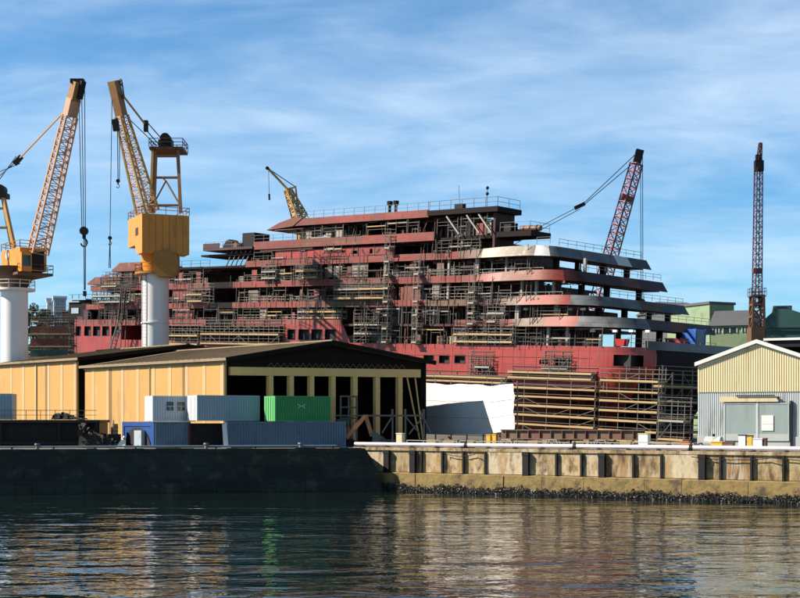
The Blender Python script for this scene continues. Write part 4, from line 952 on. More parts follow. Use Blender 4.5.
f = MB(); z_ = lb(757,297).z; f.box(-.9,.9,-.9,.9,z_,z_+.12); ring_rail(f,[(-.9,-.9,z_+.12),(.9,-.9,z_+.12),(.9,.9,z_+.12),(-.9,.9,z_+.12)],.9,.05,.8); f.build('platform', M['boommar'], t)
f = MB(); z_ = lb(757,335).z; f.box(-1.0,.6,-1.3,1.0,z_-1.0,z_+.9); f.build('winch_house', M['brown'], t)

# ------------------------------------------------------------------ warehouses on the left
WD = Vector((-.67,.742,0)).normalized(); GD = Vector((.93,.37,0)).normalized()
def warehouse(label, corner, eave, ridge, width, depth, open_front):
    t = thing('warehouse', label, 'warehouse', (corner.x,corner.y,GZ))
    H = eave-GZ; HR = ridge-GZ; o = Vector((0,0,0)); U = Vector((0,0,1)); IN = WD.cross(U).normalized(); 
    nin = Vector((WD.y,-WD.x,0)).normalized()          # into the building from the left wall
    f = MB(); f.prism([o,WD*depth,WD*depth+U*H,U*H],nin*.2); wl = f.build('side_wall', M['ywall'], t)
    n = int(depth/3.5)
    for k in range(n+1):
        s = .25+k*3.5
        if s+.62 > depth: break
        f = MB(); f.obox(WD*s-nin*.03+U*.3, WD*.6, nin*.027, U*(H-.45)); f.build('light_strip', M['ystripe'], wl)
    f = MB(); f.bar(-nin*.12+U*(H-.28),WD*depth-nin*.12+U*(H-.28),.16,.14); f.build('gutter', M['troof'], t)
    for sdp in (.12,depth*.5):
        f = MB(); f.tube(WD*sdp-nin*.1,WD*sdp-nin*.1+U*(H-.36),.06,n=8); f.build('downpipe', M['ystripe'], t)
    # far side, back
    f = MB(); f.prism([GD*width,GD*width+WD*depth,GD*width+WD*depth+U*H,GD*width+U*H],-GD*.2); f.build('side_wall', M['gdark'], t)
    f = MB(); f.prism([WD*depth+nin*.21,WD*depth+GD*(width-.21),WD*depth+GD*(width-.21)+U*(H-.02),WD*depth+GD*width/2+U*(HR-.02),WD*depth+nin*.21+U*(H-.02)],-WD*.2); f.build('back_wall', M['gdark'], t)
    # roof: two slabs with overhang
    fr = -WD*1.0; 
    L0 = -GD*.5+U*(H-.12); RG = GD*width/2+U*HR; R0 = GD*(width+.5)+U*(H-.12)
    f = MB(); f.prism([L0+fr,RG+fr,RG+fr+U*.28,L0+fr+U*.28],WD*(depth+1.6)); f.prism([RG+fr,R0+fr,R0+fr+U*.28,RG+fr+U*.28],WD*(depth+1.6)); rf = f.build('roof', M['troof'], t)
    f = MB(); 
    for k in range(int(depth/1.1)):
        s = WD*(k*1.1); f.bar(L0+s+U*.30,RG+s+U*.30,.09,.05)
    f.build('roof_lap', M['troof'], rf)
    f = MB(); f.bar(RG+fr+U*.33,RG+fr+WD*(depth+1.6)+U*.33,.6,.14); f.build('ridge_cap', M['troof'], rf)
    f = MB()
    for a,b_ in ((L0,RG),(RG,R0)): f.bar(a+fr-WD*.03+U*.08,b_+fr-WD*.03+U*.08,.06,.5)
    f.build('barge_board', M['gdark'], rf)
    # front
    back = WD*.25
    if open_front:
        zt = 367; hb = H-1.35
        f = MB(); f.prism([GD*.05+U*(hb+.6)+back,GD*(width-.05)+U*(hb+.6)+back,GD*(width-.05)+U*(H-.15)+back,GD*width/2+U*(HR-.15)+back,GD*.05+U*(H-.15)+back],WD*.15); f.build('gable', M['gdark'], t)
        f = MB(); f.obox(GD*.7+U*(hb-.35)+back-WD*.12, GD*(width-1.3), WD*.45, U*.92); f.build('front_beam', M['ydull'], t)
        f = MB(); 
        for k in range(22):
            a = GD*(5+k*.75); f.bar(a+U*(hb+.6)-WD*.0+back-WD*.05,a+GD*.375+U*(hb+1.1)+back-WD*.05,.08); f.bar(a+GD*.375+U*(hb+1.1)+back-WD*.05,a+GD*.75+U*(hb+.6)+back-WD*.05,.08)
        f.build('truss', M['brown'], t)
        for px in (270,290.6,311,332.5,354.5,377,399.5):
            k = (px-400)/1400; s = (k*corner.y-corner.x)/(GD.x-k*GD.y)
            f = MB(); f.obox(GD*s+back-WD*.05, GD*.52, WD*.5, U*(hb-.36)); f.obox(GD*s+back-GD*.02-WD*.07+U*(hb-2.0),GD*.56,WD*.54,U*.12); f.build('front_column', M['ydull'], t)
        f = MB(); f.obox(GD*.0+back, GD*.45, WD*.3, U*(hb+.6)); f.build('corner_column', M['gdark'], t); f = MB(); f.obox(GD*(width-.45)+back, GD*.4, WD*.3, U*(hb+.6)); f.build('corner_column', M['gdark'], t)
        f = MB(); a = GD*(width-2.2)+back; f.bar(a+U*(hb-.4),a+GD*1.6+U*.5,.16); f.bar(a+GD*1.0+U*(hb-.4),a+GD*2.0+U*.5,.16); f.build('raking_brace', M['ydull'], t)
    else:
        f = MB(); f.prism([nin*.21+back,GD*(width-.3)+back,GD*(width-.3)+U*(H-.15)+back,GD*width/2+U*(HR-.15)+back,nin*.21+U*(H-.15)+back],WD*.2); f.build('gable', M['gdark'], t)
    return t
k1 = (225-400)/1400
warehouse('yellow warehouse with an open columned gable, behind the containers', Vector((k1*154,154,0)), 13.95, 15.95, 24.0, 30.6, True)
warehouse('yellow warehouse at the far left with a blue container by its wall', Vector((-40.9,177.5,0)), 15.0, 16.85, 27.4, 21.5, False)

# ------------------------------------------------------------------ cream warehouse on the right
FD = Vector((.9,-.436,0)).normalized(); FB = Vector((.436,.9,0)).normalized()
c0 = Vector((28.5,134,GZ)); ang = math.atan2(FD.y,FD.x)
t = thing('warehouse','cream and grey corrugated warehouse with white gable trim on the right quay','warehouse', c0, ang)
W_ = 11.2; he = P(698,365,134).z-GZ; hp = he+1.95; hs = 5.55
def corr(mb, x0,x1,z0,ztop,y=0,pitch=.32,dep=.06):
    x = x0; n = max(1,round((x1-x0)/pitch)); pt = (x1-x0)/n
    for i in range(n):
        a = x0+i*pt; xs_ = [a,a+pt*.3,a+pt*.5,a+pt*.8,a+pt]; ys = [y,y,y-dep,y-dep,y]
        for k in range(4):
            mb.add([(xs_[k],ys[k],z0),(xs_[k+1],ys[k+1],z0),(xs_[k+1],ys[k+1],ztop(xs_[k+1])),(xs_[k],ys[k],ztop(xs_[k]))],[(0,1,2,3)])
tz = lambda x: he+(hp-he)*(1-abs(x-W_/2)/(W_/2))-.05
f = MB(); corr(f,0,W_,hs,tz,pitch=.22,dep=.03); f.build('upper_cladding', M['cream'], t)
f = MB(); corr(f,0,W_,1.35,lambda x:hs,y=.06,pitch=.2,dep=.03); f.build('lower_cladding', M['greysheet'], t)
f = MB(); f.box(-.05,W_+.05,-.02,.12,0,1.35); f.build('plinth', M['whitewash'], t)
f = MB(); f.box(0,W_,.13,.2,0,hs).prism([(0,.13,hs),(W_,.13,hs),(W_,.13,he-.06),(W_/2,.13,hp-.06),(0,.13,he-.06)],(0,.1,0)); f.build('inner_wall', M['gdark'], t)
for x0,x1 in ((2.55,5.62),(5.68,8.6)):
    f = MB(); f.box(x0,x1,-.10,-.02,1.6,4.55); d_ = f.build('door', M['greydoor'], t)
    g_ = MB(); g_.box(x0,x1,-.105,-.02,.95,1.598); g_.build('kick_plate', M['whitewash'], d_)
    g_ = MB()
    for x in (x0+.02,x1-.1): g_.box(x,x+.08,-.13,-.101,.97,4.5)
    g_.box(x0+.11,x1-.11,-.13,-.101,4.4,4.5); g_.build('door_frame', M['greysheet'], d_)
f = MB(); f.box(2.2,7.6,-.22,-.10,4.62,5.12); f.build('door_track', M['cream'], t)
f = MB(); f.box(3.7,7.3,-.34,-.225,5.15,5.25); f.build('track_hood', M['black'], t)
f = MB(); f.box(7.5,7.75,-.3,-.23,4.85,5.1); f.build('lamp', M['black'], t)
f = MB(); f.box(8.68,8.90,-.16,-.02,0,4.7); f.build('door_post', M['black'], t)
f = MB(); f.box(6.05,7.15,-.16,-.131,1.9,3.35); f.box(6.1,7.1,-.175,-.161,2.55,2.6); f.build('notice_board', M['white'], t)
f = MB(); f.box(5.6,5.68,-.14,-.02,.95,4.6); f.build('door_gap_strip', M['white'], t)
f = MB()
for xa,xb,za,zb_ in ((-.25,W_/2,he-.12,hp),(W_/2,W_+.25,hp,he-.12)):
    f.prism([(xa,-.25,za),(xb,-.25,zb_),(xb,-.25,zb_+.36),(xa,-.25,za+.36)],(0,.16,0))
f.build('gable_trim', M['white'], t)
f = MB()
for xa,xb,za,zb_ in ((-.25,W_/2,he+.03,hp+.15),(W_/2,W_+.25,hp+.15,he+.03)):
    f.prism([(xa,-.085,za),(xb,-.085,zb_),(xb,-.085,zb_+.2),(xa,-.085,za+.2)],(0,26,0))
f.build('roof', M['slate'], t)
f = MB(); f.box(6.4,11,1.2,24,hp-.35,hp+.28); f.build('roof_vent', M['black'], t); f = MB(); f.box(6.0,11,1.0,24,hp+.285,hp+.5); f.build('vent_cover', M['white'], t)
f = MB(); f.box(0,.2,.25,25.8,0,he-.1).box(W_-.2,W_,.25,25.8,0,he-.1).box(.2,W_-.2,25.6,25.8,0,he-.1); f.build('side_wall', M['greysheet'], t)

# ------------------------------------------------------------------ pale green works behind the stern
YG = 262
def building(name, label, cat, x0, x1, ytop, Y, depth, m, ang_=18, roofm='slate', windows=(), face='all', flat=.5, ridge=0, side=None):
    a = P(x0,420,Y); a.z = GZ
    dv = Vector((math.cos(R(ang_)),math.sin(R(ang_)),0)); bk = Vector((-dv.y,dv.x,0))
    k = (x1-400)/1400; wd = (k*Y-a.x)/(dv.x-k*dv.y)
    H = P(x0,ytop,Y).z-GZ
    t = thing(name, label, cat, a, R(ang_))
    f = MB(); f.box(0,wd,0,depth,0,H); f.build('wall', M[m], t)
    if side:
        f = MB(); f.box(-.12,-.003,0,depth,0,H); f.build('side_wall', M[side], t)
    f = MB()
    if ridge: f.prism([(-.4,-.4,H+.003),(-.4,depth+.4,H+.003),(-.4,depth/2,H+ridge)],(wd+.8,0,0))
    else: f.box(-.25,wd+.25,-.25,depth+.25,H+.003,H+flat)
    f.build('roof', M[roofm], t)
    for (wx0,wx1,wy0,wy1) in windows:
        g0 = [((p-400)/1400) for p in (wx0,wx1)]; s_ = [(kk*a.y-a.x)/(dv.x-kk*dv.y) for kk in g0]
        z0,z1 = P(0,wy1,Y+1).z-GZ,P(0,wy0,Y+1).z-GZ
        f = MB(); f.box(s_[0],s_[1],-.08,-.003,z0,z1); wf = f.build('window', M['glass'], t)
        f = MB(); n = max(2,round((s_[1]-s_[0])/1.1))
        for i in range(n+1): x = s_[0]+(s_[1]-s_[0])*i/n; f.box(x-.07,x+.07,-.14,-.083,z0,z1)
        f.build('window_frame', M['farwhite'], wf)
    return t
building('works_building','pale green tower block with a flat roof behind the ship stern','building',709.5,734,304,YG+8,13,'green',27,windows=())
building('works_building','low pale green hall with a band of windows below the green tower','building',711,751,326,YG,16,'green',-20,roofm='slate',windows=((713,719,329,333.5),(723,737,328.5,333.5),(742,748,328.5,333)),ridge=3.4)
t = building('gabled_hall','dark teal gabled hall at the right edge behind the cream warehouse','building',764,824,331,YG-25,22,'teal',-14,roofm='teal')
hh = P(0,331,YG-25).z-GZ; a = P(764,420,YG-25)
f = MB(); f.prism([(-.4,-.4,hh+.52),(12.5,-.4,hh+.52),(4.2,-.4,hh+3.6),(2.0,-.4,hh+3.7),(.3,-.4,hh+2.2)],(0,22.5,0)); f.build('gable_roof', M['teal'], t)
f = MB(); f.box(1.5,4.6,1,18,hh+3.75,hh+4.3); f.build('roof_vent', M['slate'], t)
building('storage_building','grey slate roofed building between the ship stern and the green tower','building',679,708,310,YG+40,18,'slate',20,ridge=2.5)
# small red lattice mast at the very right edge
YB = 250; bs = P(800,420,YB); bs.z = GZ
# ------------------------------------------------------------------ far left background
def tree(label, x, Y, ybase_px, ytop_px, wpx, seed):
    rr = random.Random(seed); b = P(x,420,Y); b.z = GZ
    t = thing('tree', label, 'tree', b, group='trees at the far left')
    H = P(x,ytop_px,Y).z-GZ; rad = wpx/1400*Y/2
    f = MB(); f.tube((0,0,0),(0,0,H*.75),.5,.15,8)
    for k in range(6):
        a = rr.uniform(0,6.28); f.tube((0,0,H*(.45+.05*k)),(math.cos(a)*rad*.6,math.sin(a)*rad*.6,H*(.6+.05*k)),.18,.05,5)
    f.build('trunk', M['bark'], t)
    f = MB(); cl = [(rr.uniform(-.7,.7)*rad,rr.uniform(-.7,.7)*rad,H*rr.uniform(.55,.93),rad*rr.uniform(.25,.5)) for _ in range(26)]
    for _ in range(2600):
        c = rr.choice(cl); d = Vector((rr.gauss(0,1),rr.gauss(0,1),rr.gauss(0,.8))).normalized()*c[3]*rr.random()**.4
        p = Vector(c[:3])+d; a = Vector((rr.gauss(0,1),rr.gauss(0,1),rr.gauss(0,1))).normalized(); b_ = a.orthogonal().normalized(); s = rr.uniform(.22,.5)
        f.add([p-a*s,p+b_*s*.5,p+a*s,p-b_*s*.5],[(0,1,2,3)])
    f.build('crown', M['leaf'], t)
tree('dark tree beside the left crane column, nearest to the column', 33, 330, 330, 299, 22, 1)
tree('dark tree with rounded crown between the left crane column and white houses', 43, 340, 330, 300, 18, 2)
tree('small dark tree in front of the pale blue building at far left', 52, 330, 330, 306, 12, 3)
building('house','small white house beyond the trees at far left','house',47,56,300,380,10,'farwhite',15,roofm='farwhite',windows=((49,51,303,306),(52.5,54.5,303,306)))
building('office_block','pale blue building left of the dark deck house on the bow','building',54,66,298,330,12,'farblue',15,roofm='farwhite',windows=((56,59,302,306),(61,64,302,306),(56,59,310,314)))
t = thing('bow_deckhouse','black half built deck house at the bow with a pale blue roof edge','deck house', M=SM@Matrix.Translation((T(64),.8,3.0+KEEL)))
L_ = T(85)-T(64)
f = MB(); f.box(0,L_,0,8,0,3.6); f.build('wall', M['darkship'], t)
f = MB(); f.box(-.4,L_*.55,-.3,8,3.603,4.0); f.box(L_*.2,L_*.9,-.5,4,4.003,4.2); f.build('roof', M['farblue'], t)
f = MB(); [f.bar((x,0,4),(x,0,5.0),.09) for x in (1,3,5,7)]; f.bar((0,0,5),(8,0,5),.08); f.build('guard_rail', M['scafdk'], t)
f = MB(); f.box(1,3.2,-.15,-.003,1.6,2.6); f.build('window', M['farblue'], t)
MS = Matrix.Translation(P(28,420,226)-Vector((0,0,EYE-GZ)))
S3 = scaffold('reddish and green boarded scaffold between the left crane column and the bow', 0, 7.0, 0, 2, [5,8.5,11,12.8,14.6,16.6,18.4], tube='scafdk', boards='plank', seed=31, M0=MS, pitch=2)
for z,m in ((16.7,'redroof'),(14.7,'redroof'),(12.9,'teal'),(11.1,'clgreen'),(8.6,'ochre')):
    f = MB(); f.box(.3,6.4,.3,.42,z-5+.3,z-5+1.4); f.build('side_sheet', M[m], S3)
MS = Matrix.Translation(P(46,420,229)-Vector((0,0,EYE-GZ)))
scaffold('dark tangled scaffold below the pale blue building at the bow', 0, 4.5, 0, 2, [5,8,11,13,15,17,19.2], tube='scafdk', boards='plankgrey', seed=32, M0=MS, pitch=1.5)

t = thing('pier_pipe','thin dull blue grey pipe lying along the edge of the dark pier','pipe',PC-PD*52+V(0,1.2,GZ),math.atan2(PD.y,PD.x))
f = MB(); f.tube((0,0,.25),(49,0,.25),.09,n=8); f.build('pipe', M['cnavy'], t)
for k in range(13):
    f = MB(); x = .6+k*4; f.box(x-.08,x+.08,-.15,.15,.01,.16); f.build('support', M['scrap'], t)
for i,(px,lab) in enumerate(((205,'dull steel bollard on the dark pier below the gap beside the white post'),(300,'dull steel bollard on the dark pier before the middle of the long container'),(35,'dull steel bollard on the dark pier before the loading shed posts'))):
    k = (px-400)/1400; q = PC-PD*((PC.x-k*PC.y)/(PD.x-k*PD.y)); 
    if i == 0:
        bo = thing('bollard',lab,'bollard',(q.x,q.y+.9,GZ),0,'bollards along the dark pier')
        f = MB(); f.tube((0,0,0),(0,0,.45),.2,.16,12); f.build('post', M['rail'], bo); f = MB(); f.tube((0,0,.451),(0,0,.6),.3,.26,12); f.build('cap', M['rail'], bo)
    else: dup(bo,(q.x,q.y+.9,GZ),0,lab)
# ------------------------------------------------------------------ containers
CA = math.atan2(.37,.93)+.08
def container(label, px, py, Y, L_, side, end, H=2.68, Wd=2.5, ang_=CA, name='shipping_container', cat='container', group='containers stacked on the pier', z=None, logo=False, win=False):
    p = P(px,py,Y); 
    if z is not None: p.z = z
    t = thing(name, label, cat, p, ang_, group)
    # local x along the long side, y to the back; near left corner at origin
    f = MB(); n = max(4,int(L_/.28)); pt = (L_-.24)/n
    for i in range(n):
        a = .12+i*pt; xs_ = [a,a+pt*.28,a+pt*.5,a+pt*.78,a+pt]; ys = [0.0,0,.085,.085,0]
        for k in range(4):
            f.add([(xs_[k],ys[k],.14),(xs_[k+1],ys[k+1],.14),(xs_[k+1],ys[k+1],H-.12),(xs_[k],ys[k],H-.12)],[(0,1,2,3)])
    f.box(.02,L_-.02,.09,Wd-.02,.02,H-.01); f.build('side_panel', M[side], t)
    f = MB()
    for x in (0,L_-.12):
        for y in (-.02,Wd-.1): f.box(x,x+.12,y,y+.12,0,H+.01)
    f.box(.121,L_-.121,-.02,.06,0,.14).box(.121,L_-.121,-.02,.06,H-.12,H+.01); f.build('frame', M[side], t)
    f = MB(); f.box(-.012,.018,.10,Wd/2-.01,.06,H-.06).box(-.012,.018,Wd/2+.01,Wd-.1,.06,H-.06); e = f.build('end_door', M[end], t)  # stack ends take lighter colours than the sides, sunlight painted in
    f = MB()
    for y in (.45,.95,1.5,2.0): f.tube((-.05,y,.1),(-.05,y,H-.1),.03,n=6)
    f.build('lock_rod', M[end], e)
    if win:
        for x in (1.55,2.75):
            f = MB(); f.box(x,x+.75,-.05,-.022,1.15,2.05); w_ = f.build('window', M['glass'], t)
            f = MB(); f.box(x-.05,x+.8,-.07,-.051,1.57,1.62).box(x+.35,x+.4,-.07,-.051,1.15,1.56); f.build('glazing_bar', M['cgrey'], w_)
    if logo:      # pale letter like mark: two stacked bows joined in the middle
        f = MB(); cx_,cz = L_*.47,H*.60
        for s in (-1,1):
            f.bar((cx_+s*.45,-.03,cz+.22),(cx_+s*.22,-.03,cz+.06),.02,.07); f.bar((cx_+s*.45,-.03,cz-.22),(cx_+s*.22,-.03,cz-.06),.02,.07); f.bar((cx_+s*.22,-.03,cz+.06),(cx_+s*.22,-.03,cz-.06),.02,.07)
        f.bar((cx_-.22,-.03,cz),(cx_+.22,-.03,cz),.02,.07); f.build('emblem', M['farwhite'], t)
    return t
Z1 = GZ+.05; Z2 = GZ+.05+2.71
container('long dark blue container on the ground under the green one', 227, 0, 146.0, 12.6, 'cnavy','cwhite', z=Z1, name='shipping_container', ang_=.22)
container('green container with a pale emblem, on top of the long dark blue one', 275, 0, 146.6, 6.65, 'cgreen','clgreen', z=Z2, logo=True, ang_=.56)
container('mid blue container with an end painted sunlit white, on top of the stack', 197, 0, 145.6, 7.25, 'cblue','cwhite', z=Z2+.05, ang_=.56)
container('dark container with a red end, below the mid blue container', 190, 0, 147.2, 4.4, 'black','cred', z=Z1, H=2.5, ang_=.30)
container('site office cabin with an end painted sunlit white and two small windows, on top of a navy container', 152.5, 0, 146.6, 4.8, 'cgrey','cwhite', z=Z2, win=True, name='site_cabin', cat='cabin', group=None, ang_=.50)
container('navy corrugated container beneath the site office cabin', 155, 0, 146.6, 3.75, 'cnavy','cbright', z=Z1, ang_=.30)
# bright blue workshop container turned sideways, with a cast shadow painted on its lit side
t = thing('workshop_container','bright blue workshop container with a dark arched shadow painted on its side, lowest left in the stack','container', (P(153.8,0,146.7).x,146.7,Z1), .78, 'containers stacked on the pier')
Lw = 5.9; f = MB(); arch = [(-.0,Lw*.10+Lw*.8*i/12, 0.25+1.75*math.sin(math.pi*(.12+.76*i/12))) for i in range(13)]
f.box(.07,2.5,0,Lw,0,2.68); f.build('body', M['cbright'], t)
f = MB(); f.box(0,.066,0,.5,0,2.68).box(0,.066,Lw-.35,Lw,0,2.68).box(0,.066,.501,Lw-.351,2.2,2.68); f.build('side_panel', M['cbright'], t)
f = MB(); f.prism([(-.03,.5,.1)]+[(-.03,.5+(Lw-.9)*i/14,.1+1.95*(1-abs(2*i/14-1)**3)) for i in range(15)]+[(-.03,Lw-.4,.1)],(.028,0,0)); f.build('opening', M['void'], t)  # flat dark arch paints a cast shadow on the container side
f = MB(); f.box(-.5,-.04,1.6,2.9,.05,1.75); f.build('locker', M['cblue'], t)
t = thing('white_post','white upright post at the left end of the long dark blue container','post', P(226,0,145.3)*1, .1); t.location.z = GZ
f = MB(); f.prism([(-.25,0,0),(.25,0,0),(0.05,0,2.5),(-.40,0,2.5)],(0,.3,0)); f.build('post', M['white'], t); f = MB(); f.box(-.5,.5,-.1,.5,0,.12); f.build('foot', M['white'], t)
t = thing('sack','white crumpled sack lying by the bright blue workshop container','sack', (P(121,0,144.5).x,144.5,GZ))
f = MB(); f.hexa([(-.5,-.3,0),(.4,-.3,0),(.4,.4,0),(-.5,.4,0),(.05,-.2,.9),(.5,-.1,.8),(.45,.25,1.0),(.1,.2,.7)]); f.tube((.2,0,.85),(.35,0,1.25),.2,.12,7); f.build('bag', M['white'], t); f = MB(); f.tube((.28,0,1.0),(.3,0,1.06),.2,n=7); f.build('tie', M['black'], t)

# ------------------------------------------------------------------ dark loading platform at the left
pl0 = P(0,0,146); t = thing('loading_shed','low black loading shed with a flat railed roof on the dark pier','shed', (pl0.x-8,146,GZ), .1)
Ls = 18.0; zr = EYE-GZ+.02
f = MB(); f.box(0,Ls,0,.3,0,0.02); f.box(0,Ls,.6,9,0,zr-.3); f.build('body', M['black'], t)
f = MB(); f.box(-.2,Ls+.2,-.3,9.2,zr-.29,zr); f.build('roof', M['scrap'], t)
for x in (2,7.9,13.9,17.7):
    f = MB(); f.box(x-.12,x+.12,-.1,.12,0.03,zr-.295); f.build('post', M['black'], t)
f = MB()
for i in range(12): f.bar((i*1.5,-.1,zr),(i*1.5,-.1,zr+1.0),.06)
f.bar((0,-.1,zr+1),(Ls-.2,-.1,zr+1),.06); f.bar((0,-.1,zr+.5),(Ls-.2,-.1,zr+.5),.05); f.build('guard_rail', M['rail'], t)
f = MB(); f.bar((0,-.25,.5),(Ls+2,-.25,.5),.12,.25); f.build('fender_beam', M['black'], t)
container('blue container with a black corner, standing on the shed roof at far left', -14, 0, 148.5, 2.75, 'cblue','cblue', z=EYE+.05, H=2.75, ang_=.1, group=None)
t = thing('tarp_heap','small black heap lying on the railed shed roof','heap', (P(62,0,148).x,148,EYE+.06))
f = MB()
for k in range(40):
    x = rnd.uniform(-.9,2.6); y = rnd.uniform(-.5,.5); h = max(.15,.8-abs(x)*.35); f.hexa([(x-.3,y-.3,0),(x+.3,y-.3,0),(x+.3,y+.3,0),(x-.3,y+.3,0),(x-.1,y-.15,h*rnd.uniform(.6,1)),(x+.2,y-.1,h*rnd.uniform(.6,1)),(x+.15,y+.15,h),(x-.15,y+.1,h)])
f.build('heap', M['scrap'], t)
t = thing('scrap_heap','dark sloping scrap heap between the loading shed and blue workshop container','scrap', (P(92,0,147.5).x,147.5,GZ))
f = MB()
for k in range(260):
    x = rnd.uniform(-1,3.2); y = rnd.uniform(-1.3,1.8); h = max(.3,2.5-.55*(x+1)); z = rnd.uniform(0,h-.2); r__ = rnd.uniform(.12,.4)
    a = [Vector((rnd.uniform(-1,1),rnd.uniform(-1,1),rnd.uniform(-1,1)))*r__*1.5+Vector((x,y,z)) for _ in range(5)]
    f.add(a,[(0,1,2),(0,2,3),(0,3,1),(4,2,1),(4,3,2),(4,1,3)])
f.hexa([(-1.2,-1.2,0),(3.2,-1.2,0),(3.2,1.8,0),(-1.2,1.8,0),(-1.1,-.6,2.2),(-.1,-.6,1.9),(-.1,1.0,1.9),(-1.1,1.0,2.2)])
f.build('heap', M['scrap'], t)
t = thing('oil_drum','tan drum standing on crates beside the scrap heap','drum', (P(114.5,0,150).x,150,GZ))
f = MB(); f.tube((0,0,1.4),(0,0,2.5),.38,n=12); f.build('shell', M['tan'], t); f = MB(); [f.tube((0,0,z),(0,0,z+.06),.41,n=12) for z in (1.7,2.1)]; f.build('hoop', M['brown'], t); f = MB(); f.box(-.6,.6,-.5,.5,0,1.398); f.build('stand', M['scrap'], t)
f = MB(); f.bar((-.1,0,2.5),(-.1,0,2.9),.08); f.build('spout', M['brown'], t)

# ------------------------------------------------------------------ quay top gear
# excavator
YE = 149.5; t = thing('excavator','orange armed excavator at the corner of the pier beside the long blue container','excavator', (P(340,0,YE).x,YE+2.0,GZ), 0)
def le(px,py): q = P(px,py,YE)-P(340,0,YE); return V(q.x,-2.0,P(px,py,YE).z-GZ)
f = MB()
for y in (-.3,.15): f.bar(le(346.5,438)+V(0,y,0),le(365.5,415.5)+V(0,y,0),.18,.42); 
f.build('boom', M['exc'], t)
f = MB(); f.bar(le(365.5,415)+V(0,-.08,0),le(372,436)+V(0,-.08,0),.26,.42); f.bar(le(365,415)+V(0,-.08,0),le(352,428)+V(.1,-.08,.1),.16); f.build('stick', M['exc'], t)
f = MB(); q = le(374,438); f.prism([q+V(-.4,-.5,.5),q+V(.3,-.5,.6),q+V(.8,-.5,.1),q+V(.6,-.5,-.5),q+V(-.2,-.5,-.6),q+V(-.1,-.5,-.1)],(0,.9,0)); f.build('bucket', M['exd'], t)
f = MB(); f.bar(le(350,431)+V(0,-.1,.2),le(362,422)+V(0,-.1,-.1),.14); f.build('ram', M['scaf'], t)
f = MB(); f.box(-2.2,.9,-.8,1.2,1.0,2.1); f.build('body', M['exc'], t); f = MB(); f.box(-.4,.8,-.75,.2,2.103,3.0); f.build('cab', M['exd'], t)
for y in (-1.3,1.0):
    f = MB(); f.prism([(-1.6,y,0.05),(1.3,y,0.05),(1.7,y,.45),(1.3,y,.85),(-1.6,y,.85),(-2,y,.45)],(0,.6,0)); f.build('track', M['black'], t)
# teal compressor box near excavator bucket
t = thing('compressor','dark teal compressor on the quay right of the excavator bucket','compressor', (P(379,0,150).x,150,GZ), 0)
f = MB(); f.prism([(-.7,-.5,.25),(.7,-.5,.25),(.7,-.5,.9),(.3,-.5,1.25),(-.7,-.5,1.25)],(0,1,0)); f.build('housing', M['exd'], t); f = MB(); f.tube((-.3,-.55,.25),(-.3,-.45,.25),.24,n=10).tube((.4,-.55,.25),(.4,-.45,.25),.24,n=10); f.build('wheel', M['black'], t); f = MB(); f.bar((-.4,0,1.25),(-.4,0,1.6),.1); f.build('exhaust', M['black'], t)
# white trestles and frames
def frame_tower(label, px0, px1, py0, py1, Y, name='scaffold', rows=4):
    t = thing(name,label,'scaffold',(P(px0,0,Y).x,Y,GZ),.1,'white trestles by the open warehouse')
    W2 = (px1-px0)/1400*Y; z0 = GZ*0+.02; z1 = P(0,py0,Y).z-GZ
    f = MB()
    for x in (0,W2*.5,W2):
        for y in (0,1.2): f.bar((x,y,z0),(x,y,z1),.12)
    for k in range(rows): 
        z = z0+1.9+(z1-z0-1.9)*k/max(1,rows-1)
        for y in (0,1.2): f.bar((-.1,y,z),(W2+.1,y,z),.11)
        f.box(0,W2,.1,1.1,z-.12,z-.06)
    f.bar((0,-.05,z0),(W2,-.05,z1*.55),.09); f.build('frame', M['scaf'], t)
frame_tower('white scaffold tower between two gable columns behind the green container', 341, 357, 396, 447, 157)
t = thing('pipe_trestle','grey pipe trestle with crossed braces in front of the open gable','trestle',(P(366,0,156).x,156,GZ),.05)
def lt(px,py): q = P(px,py,156)-P(366,0,156); return V(q.x,0,P(px,py,156).z-GZ)
f = MB(); f.bar(lt(366,415.5),lt(425,415.5),.2); f.bar(lt(335,415.5)+V(0,.5,0),lt(366,415.5)+V(0,.5,0),.16); f.build('top_pipe', M['scaf'], t)
for x in (392.5,405.5,424):
    f = MB(); f.bar(lt(x,447),lt(x,409),.2); f.build('post', M['scaf'], t)
for a,b_ in (((382,433),(392,417)),((406,417),(420,434)),((409,434),(423,417)),((420,410),(431,433))):
    f = MB(); f.bar(lt(*a)+V(0,-.15,0),lt(*b_)+V(0,-.15,0),.15); f.build('brace', M['scaf'], t)
f = MB(); f.bar(lt(372,440),lt(480,441.5)+V(0,0,.1),.12,.12); f.build('low_pipe', M['scaf'], t)
# tarpaulin
YT = 156; a,b_ = P(419,0,172),P(513,0,159); 
t = thing('tarpaulin','big white tarpaulin sheet hanging from a pole frame in front of the hull','tarpaulin',(a.x,a.y,GZ), math.atan2(b_.y-a.y,b_.x-a.x))
Lt = (b_-a).length; nx,nz = 44,22; f = MB(); vs = []
def topz(s):
    px = 419+s*94; y = 382.5+(.045*(px-419))+.7*math.sin(px*.13)+.35*math.sin(px*.31)
    if px > 470: y -= (px-470)*.02
    if px > 490: y -= (px-490)*.09
    return P(0,y,172-13*s).z-GZ
for j in range(nz+1):
    for i in range(nx+1):
        s = i/nx; zb = 1.2+max(0,(s-.72))*2.2; z = zb+(topz(s)-zb)*j/nz
        e = .03*math.sin(s*7+j*.15)+.012*math.sin(s*43-j*.2)*math.sin(s*5)+.012*math.sin(j*.5+s*9)+rnd.uniform(-.006,.006)
        xx = s*Lt + (.12*math.sin(j*.5)+.06*math.sin(j*1.3) if i == nx else 0)
        vs.append((xx,-.3+e,z))
nv = len(vs); vs += [(x,y+.03,z) for x,y,z in vs]; fs = []
q = lambda i,j: j*(nx+1)+i
